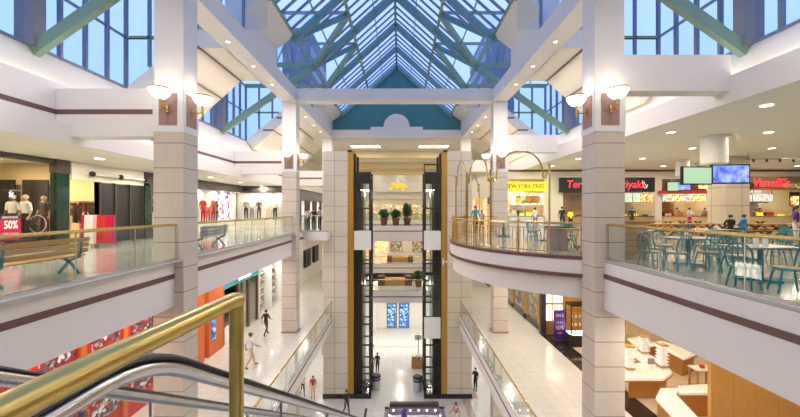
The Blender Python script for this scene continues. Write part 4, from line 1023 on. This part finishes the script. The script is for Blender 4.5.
# benches
def bench(mw):
    t = local('bench', 'wooden slatted bench on teal metal legs', 'bench')
    for i in range(3): MB().box(.24+.02*i,.27+.02*i,-1.0,1.0,.50+.13*i,.61+.13*i).build('back_slat',mw,t,bevel=.006)
    for i in range(4): MB().box(-.28+.13*i,-.17+.13*i,-1.0,1.0,.41,.44).build('seat_slat',mw,t,bevel=.006)
    for y in (-.8,.8):
        q = MB(); q.bar((-.26,y,0),(.0,y,.30),.05,.05,up=(0,1,0)).bar((.26,y,0),(.0,y,.30),.05,.05,up=(0,1,0)).bar((0,y,.30),(-.26,y,.41),.05,.05,up=(0,1,0)).bar((0,y,.30),(.24,y,.41),.05,.05,up=(0,1,0)).bar((.24,y,.38),(.29,y,.9),.05,.05,up=(0,1,0)).bar((-.28,y,.40),(.26,y,.40),.04,.04)
        q.build('leg_frame','teal_metal',t)
    return t
b1 = bench('bench_wood'); b1['label'] = 'wooden slatted bench with teal legs behind the front left railing'; b1.location = (-7.95,7.3,0)
b2 = bench('grey'); b2['label'] = 'grey bench on the left gallery beyond the front left column'; b2.location = (-7.75,13.6,0)
# ================================================================ middle level shops
XM = -9.9
t = thing('storefront', 'red shop front with window posters under the left gallery', 'storefront', (XM,9,MID))
MB().box(XM-.3,XM,2.5,16.0,MID,-1.33).build('facade','red',t)
for i,D in enumerate((3.4,5.4,7.4,9.2,10.8,12.4,13.9)): MB().box(XM,XM+.04,D,D+1.05,MID+.7,MID+3.9).build('poster','poster_shop',t)
for i,D in enumerate((4.9,6.8,8.9,10.5,12.1,13.6,15.3)): MB().box(XM,XM+.08,D-.12,D+.08,MID,MID+4.6).build('pilaster','orange',t)
t = thing('storefront', 'orange doorway shop front right of the red shop', 'storefront', (XM,17,MID))
MB().box(XM-.3,XM+.1,16.0,16.9,MID,-1.33).box(XM-.3,XM+.1,17.3,18.7,MID,-1.33).build('facade','orange',t); MB().box(XM-.4,XM-.2,16.9,17.3,MID,-1.33).build('recess','signwhite',t)
MB().box(XM+.1,XM+.13,17.5,17.9,MID+.8,MID+2.6).build('poster','poster_blue',t)
t = thing('storefront', 'teal headed shop front with brown framed glass door', 'storefront', (XM,21,MID))
mat('teal_light',(.03,.28,.32),.4)
MB().box(XM-.2,XM+.05,18.7,23.5,MID+3.1,-1.33).build('header','teal_light',t); MB().box(XM+.05,XM+.07,20.6,22.2,MID+3.3,MID+4.2).build('lit_sign','diffuser',t)
MB().box(XM-2.5,XM-2.4,18.7,23.5,MID,MID+3.2).build('interior','goods',t)
for D in (18.75,20.6,21.9,23.3): MB().box(XM-.1,XM+.05,D,D+.18,MID,MID+3.1).build('door_frame','dark_wood',t)
MB().box(XM-.03,XM-.01,20.7,23.3,MID+.1,MID+3.1).build('glass','glass_shop',t); MB().box(XM-.1,XM+.02,18.9,20.6,MID,MID+.9).build('stall_riser','shop_white',t)
t = thing('storefront', 'white shop front with lit shelves left of the middle column', 'storefront', (XM,26,MID))
MB().box(XM-.3,XM,23.5,31,MID+3.9,-1.33).build('header','cream',t); MB().box(XM-1.1,XM-1.0,23.5,31,MID,MID+3.9).build('back_wall','shop_white',t)
for D in (23.6,25.9,28.2,30.4): MB().box(XM-1.0,XM,D,D+.15,MID,MID+3.9).build('side_panel','shop_white',t)
for i in range(5): MB().box(XM-.95,XM-.45,23.7,30.4,MID+.6+i*.55,MID+.63+i*.55).build('shelf','white',t)
for i in range(5):
    o = MB()
    for j in range(20): D = 23.85+j*.33; o.box(XM-.85,XM-.55,D,D+.2,MID+.63+i*.55,MID+.63+i*.55+.22+.12*random.random())
    o = o.build('shelf_goods','goods'); tag(o, f'row of small products on the {ORD[i]} shelf from the bottom, white shop', 'products', kind='stuff')
for D in (24.5,27,29.5): lamp('AREA',(XM-.5,D,MID+3.85),20,(1,.97,.9),.5)
t = thing('storefront', 'far left middle level shop front with navy hangings', 'storefront', (XM,40,MID))
MB().box(XM-.3,XM,31,62,MID,-1.33).build('facade','shop_white',t)
for D in (34.5,35.6,38.0,39.0,43,47): MB().box(XM,XM+.3,D,D+.8,MID+1.6,MID+4.4).build('hanging','navy',t)
# right middle level
XR = 8.7
t = thing('storefront', 'gold windowed shop front on the right of the middle level', 'storefront', (XR,27,MID))
MB().box(XR,XR+.3,21,60,MID+4.3,-1.42).build('header','gold',t)
MB().box(XR+.9,XR+1.0,21,60,MID,MID+4.3).build('lit_display','kitchen',t); MB().box(XR+.02,XR+.04,21,60,MID+.3,MID+4.3).build('glass','glass_shop',t)
for D in (21,23.3,26,29,33,38,44,52): MB().box(XR,XR+.2,D,D+.35,MID,MID+4.3).build('frame','gold',t)
MB().box(XR,XR+.3,21,60,MID,MID+.35).build('sill','marble_black',t)
t = thing('storefront', 'orange wood shop front with lit white posters beside the black marble strip', 'storefront', (9.6,21,MID))
MB().box(8.62,11.55,20.7,21.0,MID,-1.42).build('facade','oak_v',t); MB().box(8.55,8.85,20.4,20.7,MID,-1.42).build('pier','dark',t)
for a,b_,c,d in ((8.95,9.3,1.9,2.9),(8.95,9.3,.8,1.75),(9.4,9.95,1.9,2.9),(9.4,9.95,.8,1.75)):
    MB().box(a,b_,20.66,20.7,MID+c,MID+d).build('lightbox','lampglass',t)
S('wall_mid_side','oak',(11.6,11.8,17.6,21,MID,-1.42))
t = thing('poster_stand', 'purple poster stand with white lettering by the shop entrance', 'sign', (9.0,19.6,MID))
D = 19.6; x0,x1 = PX(554,D),PX(565.5,D)
MB().box(x0,x1,D,D+.06,MID+.08,MID+1.75).build('board','purple',t); MB().box(x0-.05,x1+.05,D-.18,D+.24,MID,MID+.07).build('foot','dark',t)
text('SALE',.24,'signwhite','lettering',t,((x0+x1)/2,D-.01,MID+1.45),ext=.004,sx=.9); text('UP TO',.13,'signwhite','lettering',t,((x0+x1)/2,D-.01,MID+1.05),ext=.004)
text('50%',.30,'signwhite','lettering',t,((x0+x1)/2,D-.01,MID+.72),ext=.004,sx=.95); text('OFF',.17,'signwhite','lettering',t,((x0+x1)/2,D-.01,MID+.42),ext=.004)
t = thing('display_case', 'black framed glass display case with lit shelves behind the purple stand', 'display case', (9.8,18.9,MID))
x0,x1,y0,y1 = 9.45,10.75,18.6,19.3
MB().box(x0,x1,y0,y1,MID,MID+.65).build('base','black',t); MB().box(x0,x1,y0,y1,MID+2.25,MID+2.35).build('top','black',t)
for a in (x0,x1-.05):
    for c in (y0,y1-.05): MB().box(a,a+.05,c,c+.05,MID+.65,MID+2.25).build('frame_post','black',t)
for z in (1.1,1.55,1.95): MB().box(x0+.05,x1-.05,y0+.05,y1-.05,MID+z,MID+z+.02).build('shelf','glass_shop',t)
MB().box(x0+.05,x1-.05,y0+.05,y1-.05,MID+.65,MID+.68).build('deck','diffuser',t)
for i in range(14):
    o = MB().box(0,0,0,0,0,0); x = x0+.15+ (i%5)*.23; z = MID+(.68,1.12,1.57)[i//5]
    o = MB().lathe([(.05,0),(.06,.1),(.03,.16)],(x,y0+.25,z),8).build('trinket','goods'); tag(o, f'small trinket, {ORD[i%5]} from the left on the {["bottom","middle","top"][i//5]} level of the display case', 'trinket', 'trinkets in the display case')
# eyewear shop on right: counters
S('floor_shop','beige_floor',(9.5,20,9,20.6,MID,MID+.008))
def ccounter(label, poly, h=.95, base_in=.25):
    cx = sum(p[0] for p in poly)/len(poly); cy = sum(p[1] for p in poly)/len(poly)
    t = thing('display_counter', label, 'counter', (cx,cy,MID))
    sh = [(cx+(p[0]-cx)*(1-base_in), cy+(p[1]-cy)*(1-base_in)) for p in poly]
    MB().prism(sh,'z',MID,MID+h-.22).build('base','oak',t)
    MB().prism(poly,'z',MID+h-.22,MID+h-.16).build('trim_board','oak',t)
    mid_ = [(cx+(p[0]-cx)*.96, cy+(p[1]-cy)*.96) for p in poly]
    MB().prism(mid_,'z',MID+h-.16,MID+h-.06).build('lit_tray','glasses_goods',t)
    MB().prism(poly,'z',MID+h-.02,MID+h).build('glass_top','glass_shop',t)
    return t
def fl_(px,py,z=0):  # point at height z above the middle floor
    D = F*(7.64-z)/(py-209); return (PX(px,D),D)
def poly(pts, z=.95): return [fl_(a,b_,z) for a,b_ in pts]
ccounter('hexagonal oak display counter with lit glass top nearest the front right column', poly([(622,377),(664,377),(673,371),(668,363),(640,361),(622,364)]))
ccounter('long oak display counter running back behind the hexagonal one', poly([(622,345),(632,343),(659,358),(644,361)]), base_in=.08)
ccounter('angled oak counter with white top in the middle of the eyewear shop', poly([(652,341),(662,339),(697,352),(684,357)]), base_in=.12)
ccounter('front left leg of the oak counter with trays of glasses', poly([(655,395),(660,386),(678,386),(676,392),(712,430),(697,440)]), base_in=.10)
ccounter('oak counter with glass top joining the front tray counter to the wood wall', poly([(679,391),(677,384),(712,382),(716,391)]), base_in=.06)
ccounter('far oak counter with blue rimmed glasses at the back', poly([(627,337),(640,335),(656,343),(640,346)]), base_in=.1)
for i,(px,py,h) in enumerate(((643.5,352,.78),(662,366,.95),(628.5,368,.95))):
    x,y = fl_(px,py,.95); z = MID+.95
    t = thing('spectacle_tower', f'rotating glasses rack, {["farthest behind","middle, tallest looking","leftmost by the column"][i]}', 'display rack', (x,y,z), 'glasses racks on the counters')
    MB().box(x-.17,x+.17,y-.17,y+.17,z,z+.05).build('foot','oak',t); MB().box(x-.13,x+.13,y-.13,y+.13,z+.05,z+h-.05).build('core','glasses_goods',t); MB().box(x-.17,x+.17,y-.17,y+.17,z+h-.05,z+h).build('cap','oak',t)
    for k in range(6):
        zz = z+.1+k*(h-.15)/6; MB().box(x-.19,x+.19,y-.19,y+.19,zz,zz+.015).build('shelf','white',t)
x,y = fl_(651,364,.95)
o = MB().box(x-.13,x+.13,y-.02,y+.02,MID+.95,MID+1.2).build('tablet_mirror','grey'); tag(o,'small grey mirror standing on the hexagonal oak counter','mirror')
t = thing('side_table', 'small oak table with white top and red goods by the wood wall', 'table', (*fl_(702,388),MID))
x,y = fl_(702,388); MB().box(x-.42,x+.42,y-.25,y+.25,MID+.82,MID+.86).build('tabletop','white',t)
for a in (-.36,.36):
    for c in (-.2,.2): MB().box(x+a-.03,x+a+.03,y+c-.03,y+c+.03,MID,MID+.82).build('leg','oak',t)
o = MB().ball((x,y,MID+.92),(.12,.1,.07)).build('red_pouch','red'); tag(o,'red pouch on the small oak table','pouch')
t = thing('wood_wall', 'tall oak panelled partition under the right gallery', 'partition', (13,11,MID))
for i in range(7):
    x = 10.15+i*.74; MB().box(x,x+.73,11.0,11.12,MID,-1.45).build('panel','oak_v',t)
S('wall_mid_back','warmlit',(11.8,20,20.6,20.8,MID,-1.42))
for i,(x,y) in enumerate(((11,13),(11.5,16.5),(14.5,14.5),(14.5,18.5),(11,8.6),(13.2,8.4))):  # last two lamps are added to brighten the oak partition, no fixture there
    lamp('AREA',(x,y,-1.5),40,(1,.78,.48),.4)
# far middle level: planters, shops
def planter_box(label, x, y, z, wd, plant=True):
    t = thing('planter_bench', label, 'planter', (x,y,z))
    MB().box(x-wd/2,x+wd/2,y-.35,y+.35,z,z+.7).build('bin','oak',t,bevel=.02)
    for s in (-1,1): MB().box(x+s*wd/2-.35,x+s*wd/2+.35,y-.42,y+.42,z,z+.95).build('end_box','dark_wood',t,bevel=.02)
planter_box('long brown planter bench on the middle level bridge',-.5,33.9,MID,2.7); planter_box('long brown planter bench on the far middle gallery',.0,48.8,MID,3.0)
def leaves(b_, c, rx, rz, n, s=.1):
    for i in range(n):
        a = random.random()*2*PI; u = random.uniform(-1,1); r = random.random()**.4; q = math.sqrt(1-u*u)
        p = Vector((c[0]+rx*r*q*math.cos(a), c[1]+rx*r*q*math.sin(a), c[2]+rz*r*u)); d = Vector((random.gauss(0,1),random.gauss(0,1),random.gauss(0,.7)+.5)).normalized()
        e_ = d.orthogonal().normalized()*s*.35; b_.quad([p,p+d*s*.5+e_,p+d*s,p+d*s*.5-e_])
def pot(label, x, y, z, fh, fr, g):
    t = thing('potted_shrub', label, 'plant', (x,y,z), g)
    MB().lathe([(.24,0),(.27,.05),(.37,.62),(.41,.63),(.41,.72),(.35,.72),(.34,.66)],(x,y,z),18).build('pot','terracotta',t,smooth=True)
    MB().lathe([(.34,.64),(.33,.67)],(x,y,z),14).build('soil','soil',t)
    MB().tube([(x,y,z+.6),(x+.02,y,z+.7+fh*.6)],.03).build('stem','dark_wood',t)
    b_ = MB(); leaves(b_,(x,y,z+.72+fh*.45),fr,fh*.5,300,.26); b_.build('foliage','leaf',t)
g = 'potted shrubs on the upper bridge'
pot('short bushy potted shrub, leftmost on the upper bridge',PX(384,32),32,0,.75,.42,g); pot('short bushy potted shrub in the middle of the upper bridge',PX(395.8,32),32,0,.72,.42,g); pot('tallest potted shrub, rightmost on the upper bridge',PX(407.3,32),32,0,1.45,.42,g)
pot('potted shrub on the right of the middle level bridge',PX(418.5,33.2),33.2,MID,.8,.4,None)
# far galleries storefronts upper
t = thing('storefront', 'lit shop fronts at the end of the far upper gallery', 'storefront', (0,60,0))
MB().box(-8,7.4,60,60.25,2.3,3.3).build('header','cream',t); MB().box(-8,8,61.5,61.6,0,2.3).build('lit_interior','goods',t)
for x_ in (-4.8,-2.4,0,2.4,4.8): lamp('AREA',(x_,61,3.3),30,(1,.85,.62),.5)
for x in (-6,-3.6,-1.2,1.2,3.6,6): MB().box(x-.2,x+.2,60,60.2,0,2.3).build('pier','cream',t)
S('ceiling_end','ceil',(-9.4,8.1,60.3,62,3.42,3.6))
t = thing('storefront', 'dim shop fronts at the end of the far middle gallery', 'storefront', (0,60,MID))
MB().box(-8.5,8.5,60,60.2,MID,-1.35).build('facade','cream',t)
for x in (-6,-3.3,-.6,3.3,6): MB().box(x-1.1,x+1.1,59.9,60,MID,MID+2.9).build('window',['menu_warm','kitchen','clothes_dark','kitchen','menu_warm'][int((x+6)/2.9)],t)
# ground level walls & shop
S('wall_ground_left','shop_white',(-9.9,-9.7,2,37.8,GR,MID-1.0)); S('wall_ground_right','shop_white',(9.1,9.3,2,37.8,GR,MID-1.0))
S('wall_ground_back','shop_white',(-9.9,-2.9,37.8,38,GR,MID-1.05),(2.9,9.3,37.8,38,GR,MID-1.05),(-2.9,2.9,38.6,38.8,GR,MID-1.05),(-2.9,-2.7,37.8,38.8,GR,MID-1.05),(2.7,2.9,37.8,38.8,GR,MID-1.05))
Dp = 38.55
for i,(a,b_) in enumerate(((387.5,396),(399.7,408.5))):
    t = thing('window_poster', f'{["left","right"][i]} blue picture poster in the ground floor window', 'poster', (PX((a+b_)/2,Dp),Dp,GR+.1), 'blue ground floor posters')
    MB().box(PX(a,Dp),PX(b_,Dp),Dp-.05,Dp,GR+.15,GR+3.0).build('print','poster_blue',t); MB().box(PX(a,Dp)-.08,PX(b_,Dp)+.08,Dp,Dp+.04,GR+.05,GR+3.15).build('frame','black',t)
    MB().box(PX(a,Dp)-.3,PX(b_,Dp)+.3,Dp-.4,Dp,GR+3.3,GR+3.5).build('awning','dark',t)
def bin_(label, px, D):
    x = PX(px,D); t = thing('litter_bin', label, 'bin', (x,D,GR), 'steel litter bins by the elevators')
    MB().lathe([(.34,.0),(.34,.9),(.35,.92)],(x,D,GR),20).build('body','bin_grey',t,smooth=True); MB().lathe([(.35,.92),(.37,.93),(.37,1.02),(.25,1.1),(.2,1.1)],(x,D,GR),20).build('lid','black',t,smooth=True)
    MB().lathe([(.345,.72),(.35,.73),(.35,.84),(.345,.85)],(x,D,GR),20).build('band','navy',t)
bin_('steel litter bin left, beside the left elevator',376,25.5); bin_('steel litter bin right, beside the right elevator',417.5,25.3)
t = thing('merchandise_kiosk','small wooden goods kiosk with shelves near the right elevator','kiosk',(PX(419,29),29,GR))
x = PX(418.5,29); MB().box(x-.6,x+.6,28.7,29.5,GR,GR+.7).build('base','oak',t); MB().box(x-.55,x+.55,28.8,29.4,GR+.7,GR+.95).build('goods_tray','goods',t)
MB().box(x-.03,x+.03,29.4,29.46,GR+.7,GR+2.6).build('pole','dark',t); MB().box(x-.3,x+.3,29.4,29.46,GR+2.2,GR+2.6).build('sign_plate','white',t)
# kiosk with lights at the bottom centre
mat('kiosk_purple',(.20,.18,.24),.4)
t = thing('light_kiosk','dark framed open kiosk ringed with small round bulbs on the ground floor','kiosk',(.9,20,GR))
xa,xb,ya,yb,ht = -.95,2.75,17.6,21.3,1.1
MB().box(xa+.26,xb-.26,ya,yb-.27,GR+.02,GR+.75).build('bright_floor_infill','white',t)  # added white block standing in for the brightly lit kiosk floor
MB().box(xa,xb,yb-.25,yb,GR,GR+ht).box(xa,xa+.25,ya,yb,GR,GR+ht).box(xb-.25,xb,ya,yb,GR,GR+ht).build('wall','kiosk_purple',t)
MB().box(xa+.3,xb-.3,yb-.05,yb+.2,GR+ht,GR+ht+.22).build('top_bar','dark',t)
for i in range(6): MB().ball((xa+.55+i*.52,yb-.3,GR+ht-.05),.05).build('bulb','diffuser',t)
for i in range(4):
    for xx in (xa+.3,xb-.3): MB().ball((xx,yb-.8-i*.6,GR+ht-.05),.045).build('bulb','diffuser',t)
t2 = thing('display_dress','dark purple draped bust standing in the light ringed kiosk','bust',(.25,20.4,GR+.76))
MB().lathe([(.16,0),(.12,.05),(.18,.3),(.14,.5),(.18,.65),(.06,.8)],(.25,20.4,GR+.76),12).build('bust','purple',t2,smooth=True)
# ================================================================ people
def P(px, D, z): return (PX(px,D), D, z)
figure('person','shopper with dark hair and a white top standing at the far left railing','person',P(308,25.2,0),PI*.9,'stand',1.7,'white','navy','dark',hairlen=.1)
figure('person','shopper in black standing between two others by the left tower','person',P(313.5,25,0),PI*1.1,'stand',1.66,'black','black','dark')
figure('person','tall shopper in grey and dark trousers beside the left elevator tower','person',P(319.5,25,0),PI*.8,'stand',1.75,'grey','navy','dark')
figure('person','man in a white shirt walking on the left middle level floor','person',P(250.5,16.2,MID),2.4,'walk',1.75,'white','shop_wall','dark')
figure('person','person in dark clothes bending forward while walking toward the middle left column','person',P(266,20.3,MID),2.8,'walk',1.62,'black','dark','dark')
figure('person','woman in a red top with long dark hair on the ground floor','person',P(313,24.2,GR),0,'stand',1.68,'red','shop_wall','dark',hairlen=.12)
figure('person','person in pink and grey beside the woman in red, partly hidden','person',P(302.5,24.6,GR),.5,'walk',1.6,'lightpink','clothes_dark','dark')
figure('person','person in dark clothes walking near the left tower base','person',P(346.5,22.3,GR),.6,'walk',1.68,'black','black','dark')
figure('person','person in black standing by the left elevator door','person',P(377.5,28,GR),-.4,'stand',1.72,'black','black','dark')
figure('person','person in dark green beside the left elevator','person',P(372,27.9,GR),.3,'stand',1.6,'leaf','dark','dark')
figure('person','person in orange red behind the left elevator','person',P(371.5,30.5,GR),.1,'stand',1.7,'orange','lightpink','dark')
figure('person','man in black standing by the right tower base on the ground','person',P(475.5,25.2,GR),-.9,'stand',1.8,'black','black','dark',arms='phone')
figure('person','woman in red and white stripes at the bottom beside the light ringed kiosk','person',P(456,20.9,GR),-1.2,'walk',1.66,'shirt_stripe','white','dark',hairlen=.08)
figure('person','person in a bright blue top with dark hair on the balcony back','person',P(475.5,19.4,.06),-.4,'stand',1.72,'teal_light','dark','dark',hairlen=.08)
figure('person','person in pink standing behind the one in blue on the balcony','person',P(482,24,0),-.4,'stand',1.5,'lightpink','navy','dark')
mat('blue',(.02,.22,.55),.5)
figure('person','seated person in a bright blue jacket at a wooden picnic table','person',P(744,17.5,0),PI+.3,'sit',1.75,'blue','dark','dark')
figure('person','seated person in black beside the one in the blue jacket','person',P(730.5,17.5,0),PI-.2,'sit',1.72,'black','black','dark')
figure('person','woman in a purple top and white trousers at the right edge of the food court','person',P(796,13.6,0),.6,'stand',1.74,'purple','white','dark',hairlen=.1)
mat('pinkhot',(.6,.02,.2),.5)
figure('person','worker in a hot pink top behind the orange menu counter','person',P(689.5,25.8,0),.1,'stand',1.70,'white','pinkhot','dark',arms='fwd')
figure('person','worker in a dark cap at the left of the orange counter','person',P(677,28,.0),.1,'stand',1.72,'clothes','dark','dark')
figure('person','worker in grey at the right of the orange counter','person',P(705,28,0),-.1,'stand',1.70,'grey','dark','dark')
figure('person','customer in a dark hat and green scarf at the teriyaki counter','person',P(562,25.8,0),PI*.8,'stand',1.78,'black','black','black')
figure('person','customer in a yellow top at the teriyaki counter','person',P(570.5,25.8,0),PI,'stand',1.58,'yellow','black','dark')
figure('person','customer in white and grey at the fries counter','person',P(535,25.6,0),PI,'stand',1.72,'shop_white','grey','dark')
figure('person','worker in white behind the fries counter','person',P(514,28.4,0),0,'stand',1.70,'shop_white','dark','dark')
figure('person','person in dark clothes at the grill counter right of the column','person',P(632,25.8,0),PI*.9,'stand',1.75,'navy','dark','dark')
figure('person','worker in a red shirt behind the pizza counter','person',P(760,28.2,0),0,'stand',1.72,'red','dark','dark')
# ================================================================ lighting fixtures
def downlight():
    t = local('ceiling_downlight','round recessed ceiling downlight','light')
    MB().lathe([(.17,-.0),(.19,-.005),(.19,-.02),(.15,-.02)],(0,0,0),18,cap=False).build('trim_ring','white',t)
    MB().lathe([(.15,-.012),(.148,-.008)],(0,0,0),18).build('lens','diffuser',t)
    return t
dl = downlight()
def dls(pts, z, e, where, col=(1,.87,.68), grp='', r=.16, s=1):
    for i, (x,y) in enumerate(pts):
        c = place(dl,(x,y,z),0,f'round recessed downlight, {where(i,x,y)}',group=grp)
        c.scale = (s,s,s)
        lamp('AREA',(x,y,z-.04),e,col,r*2)
E1 = 1.0
Ls = [(-11.5,D) for D in (1.5,5.3,9.1,12.9,16.7,20.5,24.3,28.0)]
dls([(x,y) for x,y in Ls],3.48,90*E1,lambda i,x,y:f'{ORD[i]} along the left gallery ceiling from the camera',grp='left gallery downlights')
g_ = [(x,y) for x in (11.1,15.1,19.2,24,29) for y in (3,6.6,10.2,13.8,17.4,21,24.6) if x < y*1.2+5]
dls(g_,4.69,48*E1,lambda i,x,y:f'{ORD[[11.1,15.1,19.2,24,29].index(x)]} line from the railing, {ORD[[3,6.6,10.2,13.8,17.4,21,24.6].index(y)]} row from the camera',grp='food court downlights')
ml = [(-8.6,D) for D in (5,8.5,12,15.5,19,22.5,26.5,30.5)]
dls(ml,-1.33,54*E1,lambda i,x,y:f'{ORD[i]} under the left upper gallery from the camera',(1,.92,.8),'left middle level downlights')
mr = [(7.4,D) for D in (5,8.5,12,15.5,19,22.5,26.5,30.5)]
dls(mr,-1.42,55*E1,lambda i,x,y:f'{ORD[i]} under the right upper gallery from the camera',(1,.92,.8),'right middle level downlights')
gr_ = [(x,D) for x in (-7.4,6.9) for D in (6,11,16,21,26,31)]
dls(gr_,MID-1.0,50*E1,lambda i,x,y:f'{ORD[i%6]} under the {"left" if x<0 else "right"} middle gallery from the camera',(1,.94,.85),'ground level downlights')
dls([(x,33.6) for x in (-3,0,3)],MID-1.1,90,lambda i,x,y:f'{ORD[i]} from the left under the middle bridge',(1,.93,.8),'bridge downlights')
bm_ = [(x,D) for x in (-6.84,6.19) for D in (2.2,5.6,13.4,15.7,18.0,24.4,26.8,29.0)]
dls(bm_,8.2,95,lambda i,x,y:f'{ORD[i%8]} in the underside of the {"left" if x<0 else "right"} long roof beam',(1,.86,.72),'roof beam downlights',r=.08,s=.5)
# cove tubes (behind the fascia tops) washing the sloped soffits
for i in range(8):
    y = -1.5+5*i
    lamp('AREA',(-10.28,y,5.32),11,(1,.84,.62),.12,4.6,rot=(PI,-.35,0))
    lamp('AREA',(9.9,y,5.52),11,(1,.84,.62),.12,4.6,rot=(PI,.35,0))
# far hall lights
for D in (35.2,43,52):
    for x in (-3.6,3.5): lamp('AREA',(x,D,8.0),110,(1,.86,.64),2.6,.9)
for x in (-4,0,4):
    lamp('AREA',(x,58.5,8.0),25,(1,.88,.7),.6); lamp('AREA',(x,50,-1.4),60,(1,.88,.68),.6); lamp('AREA',(x,57,-1.4),60,(1,.88,.68),.6)
lamp('AREA',(-.3,33.0,-1.5),60,(1,.88,.7),2.5,1.2)

# rods that hang the menu boards from the food court ceiling
for t in [o for o in list(COL.objects) if o.parent is None and o.name.split('.')[0] in ('menu_board','menu_screen')]:
    vs = [v.co for c in t.children if c.type == 'MESH' for v in c.data.vertices]
    ox, oy, oz = t.location; x0 = min(v.x for v in vs)+ox; x1 = max(v.x for v in vs)+ox; y1 = max(v.y for v in vs)+oy; zt2 = max(v.z for v in vs)+oz
    for x in (x0+.1, x1-.1): MB().box(x-.015,x+.015,y1-.03,y1,zt2-.02,4.69).build('hanger_rod','steel_dark',t)
